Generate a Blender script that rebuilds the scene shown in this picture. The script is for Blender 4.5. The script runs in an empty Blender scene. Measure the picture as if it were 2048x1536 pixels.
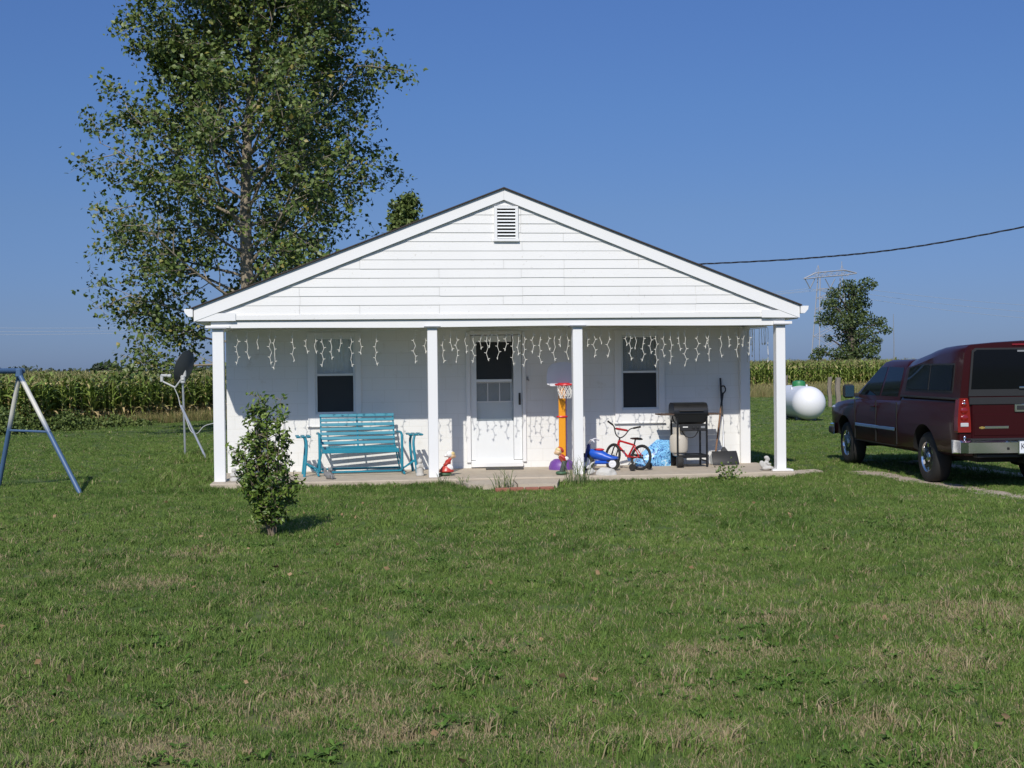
import bpy, bmesh, math, random
import numpy as np
from mathutils import Vector, Matrix, Euler
R = math.radians
S = bpy.context.scene
COL = S.collection

# ------------------------------------------------------------------ camera
EYE = 1.77
FPX = 2540.0                                   # focal length in pixels of the 2048 wide photograph
PITCH, ROLL = math.atan(33 / FPX), 0.011
cam = bpy.data.cameras.new('camera'); camo = bpy.data.objects.new('camera', cam); COL.objects.link(camo)
cam.sensor_width = 36.0; cam.lens = 36.0 * FPX / 2048.0
cam.clip_start = 0.1; cam.clip_end = 6000
camo.matrix_world = Matrix.Translation((0, 0, EYE)) @ Matrix.Rotation(R(90) - PITCH, 4, 'X') @ Matrix.Rotation(-ROLL, 4, 'Z')
S.camera = camo

# ------------------------------------------------------------------ world, sun, exposure
SUN_EL, SUN_AZ = R(39.6), R(10.3)              # light travels towards +Y and a little towards +X
w = bpy.data.worlds.new('World'); S.world = w; w.use_nodes = True
nt = w.node_tree; bg = nt.nodes['Background']
sky = nt.nodes.new('ShaderNodeTexSky'); sky.sky_type = 'NISHITA'; sky.sun_disc = False
sky.sun_elevation = SUN_EL; sky.sun_rotation = R(180) + SUN_AZ
sky.altitude = 0; sky.air_density = 1.0; sky.dust_density = 0.3; sky.ozone_density = 4.0
# clear blue haze colour of the day: tint of the sky by height above the horizon
geo_ = nt.nodes.new('ShaderNodeTexCoord'); sep_ = nt.nodes.new('ShaderNodeSeparateXYZ'); nt.links.new(geo_.outputs['Generated'], sep_.inputs[0])
ramp_ = nt.nodes.new('ShaderNodeValToRGB'); e_ = ramp_.color_ramp.elements
e_[0].position = 0.0; e_[0].color = (.168, .240, .49, 1); e_[1].position = 1.0; e_[1].color = (.80, .90, 1.0, 1)
for p_, c_ in ((.05, (.205, .262, .458)), (.12, (.262, .316, .462)), (.20, (.292, .372, .53)), (.30, (.325, .418, .61)), (.5, (.80, .85, .95))):
    k_ = e_.new(p_); k_.color = (*c_, 1)
nt.links.new(sep_.outputs[2], ramp_.inputs[0])
mul_ = nt.nodes.new('ShaderNodeMix'); mul_.data_type = 'RGBA'; mul_.blend_type = 'MULTIPLY'; mul_.inputs[0].default_value = 1.0
nt.links.new(sky.outputs[0], mul_.inputs[6]); nt.links.new(ramp_.outputs[0], mul_.inputs[7])
nt.links.new(mul_.outputs[2], bg.inputs[0]); bg.inputs[1].default_value = 0.125
sun = bpy.data.lights.new('sun', 'SUN'); sun.energy = 3.3; sun.angle = R(0.55); sun.color = (1.0, 0.945, 0.86)
suno = bpy.data.objects.new('sun', sun); COL.objects.link(suno)
ldir = Vector((math.sin(SUN_AZ) * math.cos(SUN_EL), math.cos(SUN_AZ) * math.cos(SUN_EL), -math.sin(SUN_EL)))
suno.rotation_euler = ldir.to_track_quat('-Z', 'Y').to_euler(); suno.location = (-6, -10, 30)
S.view_settings.view_transform = 'Standard'; S.view_settings.look = 'None'
S.view_settings.gamma = 1.0; S.view_settings.exposure = 0.25
S.render.engine = 'CYCLES'; S.cycles.max_bounces = 8; S.cycles.transparent_max_bounces = 8
S.cycles.use_denoising = True

# ------------------------------------------------------------------ house frame
TH = R(6.7)
HO = Vector((-0.10, 19.5, 0.0))
HA = Vector((math.cos(TH), math.sin(TH), 0)); HB = Vector((-math.sin(TH), math.cos(TH), 0))
SLAB = 0.10
def H(u, v, z=SLAB): return HO + HA * u + HB * v + Vector((0, 0, z))

# ------------------------------------------------------------------ material helpers
def mat(name, col, rough=0.6, metal=0.0, var=0.08, vscale=6.0, bump=0.0, bscale=40.0, coat=0.0, spec=0.5, dirt=None, dscale=3.0, dlo=.55, dhi=.75):
    m = bpy.data.materials.new(name); m.use_nodes = True
    t = m.node_tree; b = t.nodes['Principled BSDF']
    b.inputs['Roughness'].default_value = rough; b.inputs['Metallic'].default_value = metal
    b.inputs['Specular IOR Level'].default_value = spec; b.inputs['Coat Weight'].default_value = coat
    b.inputs['Coat Roughness'].default_value = 0.05
    tc = t.nodes.new('ShaderNodeTexCoord')
    n = t.nodes.new('ShaderNodeTexNoise'); n.inputs['Scale'].default_value = vscale; n.inputs['Detail'].default_value = 6
    t.links.new(tc.outputs['Object'], n.inputs['Vector'])
    mx = t.nodes.new('ShaderNodeMix'); mx.data_type = 'RGBA'
    lo = [max(0, c * (1 - var)) for c in col[:3]] + [1]; hi = [min(1, c * (1 + var)) for c in col[:3]] + [1]
    mx.inputs[6].default_value = lo; mx.inputs[7].default_value = hi
    t.links.new(n.outputs['Fac'], mx.inputs[0])
    out = mx.outputs[2]
    if dirt:
        n2 = t.nodes.new('ShaderNodeTexNoise'); n2.inputs['Scale'].default_value = dscale; n2.inputs['Detail'].default_value = 10; n2.inputs['Roughness'].default_value = .7
        t.links.new(tc.outputs['Object'], n2.inputs['Vector'])
        rp = t.nodes.new('ShaderNodeMapRange'); rp.inputs[1].default_value = dlo; rp.inputs[2].default_value = dhi
        t.links.new(n2.outputs['Fac'], rp.inputs[0])
        m2 = t.nodes.new('ShaderNodeMix'); m2.data_type = 'RGBA'
        t.links.new(rp.outputs[0], m2.inputs[0]); t.links.new(out, m2.inputs[6]); m2.inputs[7].default_value = list(dirt) + [1]
        out = m2.outputs[2]
    t.links.new(out, b.inputs['Base Color'])
    if bump:
        n3 = t.nodes.new('ShaderNodeTexNoise'); n3.inputs['Scale'].default_value = bscale; n3.inputs['Detail'].default_value = 5
        t.links.new(tc.outputs['Object'], n3.inputs['Vector'])
        bp = t.nodes.new('ShaderNodeBump'); bp.inputs['Strength'].default_value = bump; bp.inputs['Distance'].default_value = 0.01
        t.links.new(n3.outputs['Fac'], bp.inputs['Height']); t.links.new(bp.outputs[0], b.inputs['Normal'])
    return m

def leaf_mat(name, c1, c2, trans=0.3, rough=0.45, c3=None, p3=0.0, spec=.4):
    """leaves: colour varies leaf by leaf, some light passes through"""
    m = bpy.data.materials.new(name); m.use_nodes = True; t = m.node_tree
    b = t.nodes['Principled BSDF']; b.inputs['Roughness'].default_value = rough; b.inputs['Specular IOR Level'].default_value = spec
    g = t.nodes.new('ShaderNodeNewGeometry')
    rp = t.nodes.new('ShaderNodeValToRGB'); e = rp.color_ramp.elements
    e[0].color = list(c1) + [1]; e[1].color = list(c2) + [1]
    if c3:
        e[1].position = max(0.05, 1 - p3 - .02); k = e.new(1 - p3 + .01); k.color = list(c3) + [1]
    t.links.new(g.outputs['Random Per Island'], rp.inputs[0])
    t.links.new(rp.outputs[0], b.inputs['Base Color'])
    tr = t.nodes.new('ShaderNodeBsdfTranslucent'); t.links.new(rp.outputs[0], tr.inputs[0])
    ms = t.nodes.new('ShaderNodeMixShader'); ms.inputs[0].default_value = trans
    t.links.new(b.outputs[0], ms.inputs[1]); t.links.new(tr.outputs[0], ms.inputs[2])
    t.links.new(ms.outputs[0], t.nodes['Material Output'].inputs[0])
    return m

def glass_mat(name, col, alpha, rough=0.03):
    m = bpy.data.materials.new(name); m.use_nodes = True; t = m.node_tree
    b = t.nodes['Principled BSDF']; b.inputs['Base Color'].default_value = list(col) + [1]
    b.inputs['Roughness'].default_value = rough; b.inputs['IOR'].default_value = 1.5; b.inputs['Alpha'].default_value = alpha
    return m

# ------------------------------------------------------------------ mesh helpers
class MB:
    def __init__(s): s.v = []; s.f = []
    def add(s, vs, fs, M=None):
        o = len(s.v)
        if M is not None: vs = [M @ Vector(p) for p in vs]
        s.v += [tuple(p) for p in vs]; s.f += [tuple(i + o for i in f) for f in fs]; return s
    def box(s, c, d, b=0.0, M=None):
        hx, hy, hz = d[0] / 2, d[1] / 2, d[2] / 2
        T = Matrix.Translation(c)
        if M is not None: T = M @ T
        if b <= 0:
            vs = [(x * hx, y * hy, z * hz) for x in (-1, 1) for y in (-1, 1) for z in (-1, 1)]
            fs = [(0, 1, 3, 2), (4, 6, 7, 5), (0, 4, 5, 1), (2, 3, 7, 6), (0, 2, 6, 4), (1, 5, 7, 3)]
            return s.add(vs, fs, T)
        h = (hx, hy, hz); idx = {}; vs = []
        for x in (-1, 1):
            for y in (-1, 1):
                for z in (-1, 1):
                    for a in range(3):
                        sg = (x, y, z); p = [sg[i] * (h[i] if i == a else h[i] - b) for i in range(3)]
                        idx[(x, y, z, a)] = len(vs); vs.append(p)
        fs = []
        for a in range(3):
            o1, o2 = (a + 1) % 3, (a + 2) % 3
            for sg in (-1, 1):
                q = []
                for (p, r) in ((-1, -1), (1, -1), (1, 1), (-1, 1)):
                    k = [0, 0, 0]; k[a] = sg; k[o1] = p; k[o2] = r; q.append(idx[(*k, a)])
                fs.append(q)
            for p in (-1, 1):
                for r in (-1, 1):
                    k1 = [0, 0, 0]; k1[o1] = p; k1[o2] = r; k1[a] = -1
                    k2 = list(k1); k2[a] = 1
                    fs.append((idx[(*k1, o1)], idx[(*k1, o2)], idx[(*k2, o2)], idx[(*k2, o1)]))
        for x in (-1, 1):
            for y in (-1, 1):
                for z in (-1, 1): fs.append([idx[(x, y, z, a)] for a in range(3)])
        return s.add(vs, fs, T)
    def tube(s, pts, r, n=8, cap=True, M=None):
        pts = [Vector(p) for p in pts]; k = len(pts)
        rs = r if isinstance(r, (list, tuple)) else [r] * k
        vs = []; fs = []; up = None
        for i, p in enumerate(pts):
            d = (pts[min(i + 1, k - 1)] - pts[max(i - 1, 0)])
            d = d.normalized() if d.length > 1e-9 else Vector((0, 0, 1))
            if up is None:
                up = Vector((0, 0, 1)) if abs(d.z) < .9 else Vector((1, 0, 0))
            a = (up - d * up.dot(d)); a = a.normalized() if a.length > 1e-6 else d.orthogonal().normalized()
            b = d.cross(a); up = a
            for j in range(n):
                t = 2 * math.pi * j / n; vs.append(p + (a * math.cos(t) + b * math.sin(t)) * rs[i])
        for i in range(k - 1):
            for j in range(n):
                q = (j + 1) % n; fs.append((i * n + j, i * n + q, (i + 1) * n + q, (i + 1) * n + j))
        if cap: fs.append(tuple(range(n - 1, -1, -1))); fs.append(tuple(range((k - 1) * n, k * n)))
        return s.add(vs, fs, M)
    def lathe(s, prof, n=24, M=None):
        vs = []; fs = []; k = len(prof)
        for (r, z) in prof:
            for j in range(n):
                t = 2 * math.pi * j / n; vs.append((r * math.cos(t), r * math.sin(t), z))
        for i in range(k - 1):
            for j in range(n):
                q = (j + 1) % n; fs.append((i * n + j, i * n + q, (i + 1) * n + q, (i + 1) * n + j))
        if prof[0][0] > 1e-4: fs.append(tuple(range(n)))
        if prof[-1][0] > 1e-4: fs.append(tuple(range((k - 1) * n, k * n)))
        return s.add(vs, fs, M)
    def ball(s, c, r, M=None, nu=16, nv=10, rot=None):
        if not isinstance(r, (tuple, list)): r = (r, r, r)
        T = Matrix.Translation(c)
        if rot: T = T @ Euler(rot).to_matrix().to_4x4()
        if M is not None: T = M @ T
        vs = [(0, 0, -r[2])]; fs = []
        for i in range(1, nv):
            a = math.pi * i / nv - math.pi / 2
            for j in range(nu):
                t = 2 * math.pi * j / nu; vs.append((r[0] * math.cos(a) * math.cos(t), r[1] * math.cos(a) * math.sin(t), r[2] * math.sin(a)))
        vs.append((0, 0, r[2])); L = len(vs) - 1
        for j in range(nu):
            q = (j + 1) % nu; fs.append((0, 1 + q, 1 + j)); fs.append((L, L - nu + j, L - nu + q))
        for i in range(nv - 2):
            for j in range(nu):
                q = (j + 1) % nu; o = 1 + i * nu; fs.append((o + j, o + q, o + nu + q, o + nu + j))
        return s.add(vs, fs, T)
    def prism(s, poly, z0, z1, M=None):
        n = len(poly); vs = [(x, y, z0) for x, y in poly] + [(x, y, z1) for x, y in poly]
        fs = [tuple(range(n - 1, -1, -1)), tuple(range(n, 2 * n))] + [(i, (i + 1) % n, n + (i + 1) % n, n + i) for i in range(n)]
        return s.add(vs, fs, M)
    def loft(s, rings, M=None, cap=True):
        n = len(rings[0]); vs = [p for r in rings for p in r]; fs = []
        for i in range(len(rings) - 1):
            for j in range(n):
                q = (j + 1) % n; fs.append((i * n + j, i * n + q, (i + 1) * n + q, (i + 1) * n + j))
        if cap: fs.append(tuple(range(n - 1, -1, -1))); fs.append(tuple(range((len(rings) - 1) * n, len(rings) * n)))
        return s.add(vs, fs, M)
    def build(s, name, material, parent=None, smooth=True, angle=35, voxel=0, clean=True):
        me = bpy.data.meshes.new(name); me.from_pydata(s.v, [], s.f); 
        if clean:
            bm = bmesh.new(); bm.from_mesh(me); bmesh.ops.recalc_face_normals(bm, faces=bm.faces); bm.to_mesh(me); bm.free()
        if voxel:
            to = bpy.data.objects.new('tmp', me); COL.objects.link(to)
            md = to.modifiers.new('r', 'REMESH'); md.mode = 'VOXEL'; md.voxel_size = voxel
            m2 = to.modifiers.new('s', 'SMOOTH'); m2.iterations = 4; m2.factor = .5
            dg = bpy.context.evaluated_depsgraph_get(); dg.update()
            me2 = bpy.data.meshes.new_from_object(to.evaluated_get(dg)); bpy.data.objects.remove(to); me = me2; me.name = name; angle = 80
        me.materials.clear(); me.materials.append(material)
        if smooth:
            me.polygons.foreach_set('use_smooth', [True] * len(me.polygons)); me.set_sharp_from_angle(angle=R(angle))
        o = bpy.data.objects.new(name, me); COL.objects.link(o)
        if parent is not None: o.parent = parent
        return o

def tag(o, label=None, cat=None, group=None, kind=None):
    if label: o['label'] = label
    if cat: o['category'] = cat
    if group: o['group'] = group
    if kind: o['kind'] = kind
    return o
def thing(name, label, cat, loc=(0, 0, 0), rz=0.0, group=None):
    o = bpy.data.objects.new(name, None); COL.objects.link(o); o.empty_display_size = .2
    o.location = loc; o.rotation_euler = (0, 0, rz)
    return tag(o, label, cat, group)
def raw(name, v, f, material, parent=None, smooth=False):
    me = bpy.data.meshes.new(name); me.from_pydata(v, [], f); me.materials.append(material)
    if smooth: me.polygons.foreach_set('use_smooth', [True] * len(me.polygons))
    o = bpy.data.objects.new(name, me); COL.objects.link(o)
    if parent is not None: o.parent = parent
    return o
def boolean(o, cutter_mb):
    me = bpy.data.meshes.new('cut'); me.from_pydata(cutter_mb.v, [], cutter_mb.f)
    bm = bmesh.new(); bm.from_mesh(me); bmesh.ops.recalc_face_normals(bm, faces=bm.faces); bm.to_mesh(me); bm.free()
    c = bpy.data.objects.new('cut', me); COL.objects.link(c)
    par = o.parent; o.parent = None
    md = o.modifiers.new('b', 'BOOLEAN'); md.object = c; md.operation = 'DIFFERENCE'; md.solver = 'EXACT'
    dg = bpy.context.evaluated_depsgraph_get(); dg.update()
    me2 = bpy.data.meshes.new_from_object(o.evaluated_get(dg))
    o.modifiers.clear(); old = o.data; nm = old.name; o.data = me2; bpy.data.meshes.remove(old); me2.name = nm
    bpy.data.objects.remove(c); o.parent = par
    me2.polygons.foreach_set('use_smooth', [True] * len(me2.polygons)); me2.set_sharp_from_angle(angle=R(35))
def curve_pts(ps, n=10):
    """smooth curve through points"""
    ps = [Vector(p) for p in ps]; out = []
    for i in range(len(ps) - 1):
        p0 = ps[max(i - 1, 0)]; p1 = ps[i]; p2 = ps[i + 1]; p3 = ps[min(i + 2, len(ps) - 1)]
        for k in range(n):
            t = k / n
            out.append(0.5 * ((2 * p1) + (p2 - p0) * t + (2 * p0 - 5 * p1 + 4 * p2 - p3) * t * t + (3 * p1 - p0 - 3 * p2 + p3) * t ** 3))
    out.append(ps[-1]); return out
def RX(a): return Matrix.Rotation(R(a), 4, 'X')
def RY(a): return Matrix.Rotation(R(a), 4, 'Y')
def RZ(a): return Matrix.Rotation(R(a), 4, 'Z')
def TR(*p): return Matrix.Translation(p)

# ------------------------------------------------------------------ materials
M = {}
M['paint'] = mat('white_paint', (.80, .80, .78), .55, var=.03, vscale=2, dirt=(.60, .58, .53), dscale=9, dlo=.64, dhi=.80)
M['siding'] = mat('white_siding_paint', (.79, .785, .765), .6, var=.05, vscale=1.6, dirt=(.46, .43, .37), dscale=18, dlo=.61, dhi=.78, bump=.12, bscale=60)
M['trim'] = mat('white_trim_paint', (.81, .81, .80), .5, var=.02, vscale=3, dirt=(.58, .56, .5), dscale=14, dlo=.70, dhi=.85)
M['shingle'] = mat('brown_shingle', (.05, .038, .034), .9, var=.4, vscale=30, bump=.5, bscale=60)
M['concrete'] = mat('porch_concrete', (.47, .40, .31), .9, var=.18, vscale=5, bump=.3, bscale=70, dirt=(.32, .27, .21), dscale=6)
M['ceil'] = mat('porch_ceiling_paint', (.62, .62, .56), .7)
M['vinyl'] = mat('white_vinyl', (.78, .80, .80), .35, var=.02)
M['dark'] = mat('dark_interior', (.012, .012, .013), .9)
M['curtain'] = mat('pale_curtain', (.62, .68, .70), .9, var=.10, vscale=9)
M['curtain_dim'] = mat('grey_curtain', (.26, .29, .30), .9, var=.2, vscale=5)
M['screen'] = mat('insect_screen', (.02, .022, .022), .55, var=.1)
M['glass'] = glass_mat('window_glass', (.75, .8, .8), .12)
M['black'] = mat('black_paint', (.012, .012, .013), .35)
M['blackpl'] = mat('black_plastic', (.02, .02, .021), .5)
M['rubber'] = mat('black_rubber', (.022, .021, .020), .8, bump=.2)
M['teal'] = mat('teal_paint', (.020, .225, .315), .42, var=.12, vscale=8, dirt=(.06, .13, .16), dscale=14, dlo=.62, dhi=.75)
M['red'] = mat('red_paint', (.50, .012, .015), .3, coat=.5)
M['redpl'] = mat('red_plastic', (.62, .03, .04), .4)
M['orange'] = mat('orange_plastic', (.80, .33, .012), .45, var=.05)
M['purple'] = mat('purple_plastic', (.16, .06, .30), .45)
M['bluepl'] = mat('blue_plastic', (.012, .09, .52), .38)
M['navy'] = mat('dark_blue_plastic', (.015, .03, .16), .4)
M['greypl'] = mat('pale_grey_plastic', (.72, .73, .78), .45)
M['chrome'] = mat('chrome', (.75, .76, .78), .12, metal=1.0, var=.02)
M['galv'] = mat('galvanised_steel', (.55, .56, .57), .38, metal=.8, var=.1)
M['steelgrey'] = mat('grey_steel', (.32, .33, .34), .5, metal=.5)
M['wood'] = mat('worn_wood', (.24, .13, .07), .75, var=.3, vscale=12)
M['darkwood'] = mat('dark_shelf_wood', (.085, .055, .04), .8, var=.3, vscale=12)
M['post'] = mat('weathered_post', (.22, .19, .155), .9, var=.3, vscale=10, bump=.6)
M['beige'] = mat('beige_enamel', (.52, .48, .41), .4, var=.05, dirt=(.30, .19, .11), dscale=8, dlo=.62, dhi=.76)
M['stone'] = mat('cast_stone', (.50, .49, .46), .9, var=.15, vscale=14, bump=.3)
M['stonegrey'] = mat('grey_cast_stone', (.20, .20, .20), .9, var=.3, vscale=14, bump=.4)
M['rock'] = mat('pale_rock', (.55, .53, .49), .95, var=.15, vscale=9, bump=.8, bscale=25)
M['brick'] = mat('red_brick', (.30, .12, .08), .9, var=.3, vscale=14, bump=.5)
M['mat'] = mat('dark_doormat', (.05, .048, .045), .95, var=.3, vscale=40)
M['skin'] = mat('painted_skin', (.72, .50, .30), .45)
M['hair'] = mat('painted_straw_hair', (.70, .55, .24), .5)
M['whitepl'] = mat('painted_white', (.80, .80, .78), .4)
M['redpt'] = mat('painted_red', (.48, .045, .03), .35, var=.15)
M['greenpt'] = mat('painted_green', (.05, .12, .06), .5)
M['greypt'] = mat('painted_dark_grey', (.06, .07, .065), .5)
M['wire'] = mat('pale_light_wire', (.72, .70, .62), .5)
M['cable'] = mat('black_cable', (.02, .02, .024), .6)
M['tankw'] = mat('white_tank_paint', (.78, .78, .80), .33, var=.02, dirt=(.4, .32, .24), dscale=5, dlo=.72, dhi=.86)
M['green'] = mat('green_lid_paint', (.03, .20, .07), .45)
M['dish'] = mat('dark_grey_dish_paint', (.045, .052, .056), .45)
M['lnb'] = mat('pale_grey_casting', (.45, .46, .46), .5)
M['lattice'] = mat('hazed_tower_steel', (.36, .36, .38), .7)  # galvanised grey kept pale, the haze of distance put into the colour
M['farwire'] = mat('transmission_wire', (.42, .44, .47), .7)
M['maroon'] = mat('maroon_car_paint', (.030, .0026, .0040), .35, var=.03, coat=.28, metal=.0, spec=.2)
M['carglass'] = mat('tinted_glass', (.004, .005, .007), .05, var=0, spec=.22)
M['tail'] = mat('red_lens', (.20, .004, .004), .12, coat=1.0)
M['lens'] = mat('clear_lens', (.75, .76, .78), .10, metal=.4)
M['plate'] = mat('plate_white', (.72, .75, .80), .4)
M['ink'] = mat('plate_ink', (.01, .012, .03), .5)
M['gold'] = mat('gold_emblem', (.60, .42, .12), .3, metal=.6)
M['under'] = mat('underbody_black', (.008, .008, .008), .8)
M['bark'] = mat('poplar_bark', (.29, .245, .18), .9, var=.35, vscale=3.5, bump=.8, bscale=16)
M['twig'] = mat('twig_bark', (.20, .155, .11), .9, var=.3)
M['oakbark'] = mat('oak_bark', (.13, .105, .085), .9, var=.3)
M['poplar'] = leaf_mat('poplar_leaf', (.040, .078, .016), (.165, .215, .052), .12, .45, (.26, .22, .05), .03, spec=.4)
M['poplar2'] = leaf_mat('young_poplar_leaf', (.06, .095, .022), (.18, .23, .06), .12, .45)
M['oak'] = leaf_mat('oak_leaf', (.034, .062, .020), (.115, .155, .045), .12, .55)
M['shrub'] = leaf_mat('shrub_leaf', (.040, .092, .016), (.205, .285, .050), .15, .42)
M['far'] = leaf_mat('far_tree_leaf', (.050, .072, .050), (.075, .095, .062), .15, .7)
M['weed'] = leaf_mat('weed_blade', (.07, .12, .035), (.22, .27, .10), .3, .5, (.40, .36, .20), .1)
M['under_leaf'] = leaf_mat('undergrowth_leaf', (.050, .090, .020), (.165, .215, .055), .12, .6)
M['dry'] = leaf_mat('dry_weed_blade', (.24, .19, .085), (.38, .32, .15), .15, .8, (.15, .20, .05), .4)
M['corn'] = leaf_mat('corn_leaf', (.13, .205, .036), (.33, .41, .095), .15, .5, (.52, .45, .20), .07)
M['corndry'] = leaf_mat('dry_corn_leaf', (.42, .30, .13), (.62, .48, .24), .15, .7)
M['tassel'] = leaf_mat('corn_tassel', (.24, .22, .09), (.36, .33, .15), .15, .8)
M['gravel'] = mat('track_gravel', (.40, .33, .26), .95, var=.4, vscale=25, bump=.8, bscale=60, dirt=(.16, .13, .08), dscale=4)

def block_mat():
    m = mat('painted_block', (.78, .78, .755), .6, var=.04, vscale=2, dirt=(.56, .52, .43), dscale=2.6, dlo=.60, dhi=.85)
    t = m.node_tree; b = t.nodes['Principled BSDF']
    tc = [n for n in t.nodes if n.type == 'TEX_COORD'][0]; mx = [n for n in t.nodes if n.type == 'MIX'][1]
    sp = t.nodes.new('ShaderNodeSeparateXYZ'); cb = t.nodes.new('ShaderNodeCombineXYZ')
    t.links.new(tc.outputs['Object'], sp.inputs[0]); t.links.new(sp.outputs[0], cb.inputs[0]); t.links.new(sp.outputs[2], cb.inputs[1])
    br = t.nodes.new('ShaderNodeTexBrick'); br.inputs['Scale'].default_value = 1.0
    br.inputs['Brick Width'].default_value = .405; br.inputs['Row Height'].default_value = .203; br.inputs['Mortar Size'].default_value = .006
    br.inputs['Mortar Smooth'].default_value = .4; br.inputs['Color1'].default_value = (1, 1, 1, 1); br.inputs['Color2'].default_value = (.985, .985, .985, 1); br.inputs['Mortar'].default_value = (.92, .915, .90, 1)
    t.links.new(cb.outputs[0], br.inputs['Vector'])
    ml = t.nodes.new('ShaderNodeMix'); ml.data_type = 'RGBA'; ml.blend_type = 'MULTIPLY'; ml.inputs[0].default_value = 1
    t.links.new(mx.outputs[2], ml.inputs[6]); t.links.new(br.outputs['Color'], ml.inputs[7]); t.links.new(ml.outputs[2], b.inputs['Base Color'])
    bp = t.nodes.new('ShaderNodeBump'); bp.inputs['Strength'].default_value = .25; bp.inputs['Distance'].default_value = .004; bp.invert = True
    t.links.new(br.outputs['Fac'], bp.inputs['Height']); t.links.new(bp.outputs[0], b.inputs['Normal'])
    return m
M['block'] = block_mat()

# ---- lawn colour: one world-space field of dry and lush patches shared by soil and blades
DRY = [(3.1, 8.95, .6, .35, .9), (1.9, 8.85, .4, .25, .6), (2.5, 7.55, .35, .28, 1), (1.25, 7.75, .3, .25, .7), (-.45, 7.8, .3, .25, .7), (-.02, 8.0, .25, .2, .5), (-1.1, 6.6, .45, .3, .7),
       (-3.1, 10.6, .3, .35, .8), (-3.0, 12.2, .25, .35, .8), (.8, 6.05, .3, .2, .7), (-.5, 6.1, .3, .2, .7), (-1.6, 5.85, .35, .2, .9), (1.7, 6.3, .25, .2, .6), (4.2, 8.6, .35, .3, .8), (.9, 6.9, .25, .2, .6)]
def lawn_group():
    g = bpy.data.node_groups.new('lawn_dryness', 'ShaderNodeTree')
    g.interface.new_socket('dry', in_out='OUTPUT', socket_type='NodeSocketFloat')
    g.interface.new_socket('tone', in_out='OUTPUT', socket_type='NodeSocketFloat')
    out = g.nodes.new('NodeGroupOutput'); geo = g.nodes.new('ShaderNodeNewGeometry'); pos = geo.outputs['Position']
    def math_(op, a, b=None, clamp=False):
        n = g.nodes.new('ShaderNodeMath'); n.operation = op; n.use_clamp = clamp
        for i, x in enumerate((a, b)):
            if x is None: continue
            if isinstance(x, (int, float)): n.inputs[i].default_value = x
            else: g.links.new(x, n.inputs[i])
        return n.outputs[0]
    def noise(sc, det=4, rough=.6):
        n = g.nodes.new('ShaderNodeTexNoise'); n.inputs['Scale'].default_value = sc; n.inputs['Detail'].default_value = det; n.inputs['Roughness'].default_value = rough
        g.links.new(pos, n.inputs['Vector']); return n.outputs['Fac']
    sep = g.nodes.new('ShaderNodeSeparateXYZ'); g.links.new(pos, sep.inputs[0]); X, Y = sep.outputs[0], sep.outputs[1]
    tot = None; nf = noise(2.2, 5, .7)
    for (cx, cy, rx, ry, st) in DRY:
        dx = math_('DIVIDE', math_('SUBTRACT', X, cx), rx); dy = math_('DIVIDE', math_('SUBTRACT', Y, cy), ry)
        r2 = math_('ADD', math_('MULTIPLY', dx, dx), math_('MULTIPLY', dy, dy))
        e = math_('MULTIPLY', math_('SUBTRACT', 1.0, math_('MULTIPLY', r2, .45), True), st)
        tot = e if tot is None else math_('MAXIMUM', tot, e)
    mod = math_('MULTIPLY', tot, math_('MULTIPLY', math_('SUBTRACT', nf, .22), 2.2, True))
    n1 = noise(.55, 6, .65); n2 = noise(2.6, 4, .6)
    mr = g.nodes.new('ShaderNodeMapRange'); mr.inputs[1].default_value = 5; mr.inputs[2].default_value = 20; mr.inputs[3].default_value = .055; mr.inputs[4].default_value = -.07
    g.links.new(Y, mr.inputs[0])
    base = math_('MULTIPLY', math_('SUBTRACT', math_('ADD', math_('ADD', math_('MULTIPLY', n1, .4), math_('MULTIPLY', n2, .6)), mr.outputs[0]), .47), 3.6, True)
    d = math_('MINIMUM', math_('ADD', math_('MULTIPLY', base, .60), mod), 1.0)
    g.links.new(d, out.inputs[0]); tn = math_('ADD', math_('MULTIPLY', math_('SUBTRACT', noise(.45, 5, .65), .5), 2.2), math_('MULTIPLY', math_('SUBTRACT', noise(2.4, 4, .6), .5), 2.0))
    g.links.new(math_('ADD', tn, .5, True), out.inputs[1])
    return g
LAWN = lawn_group()
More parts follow.
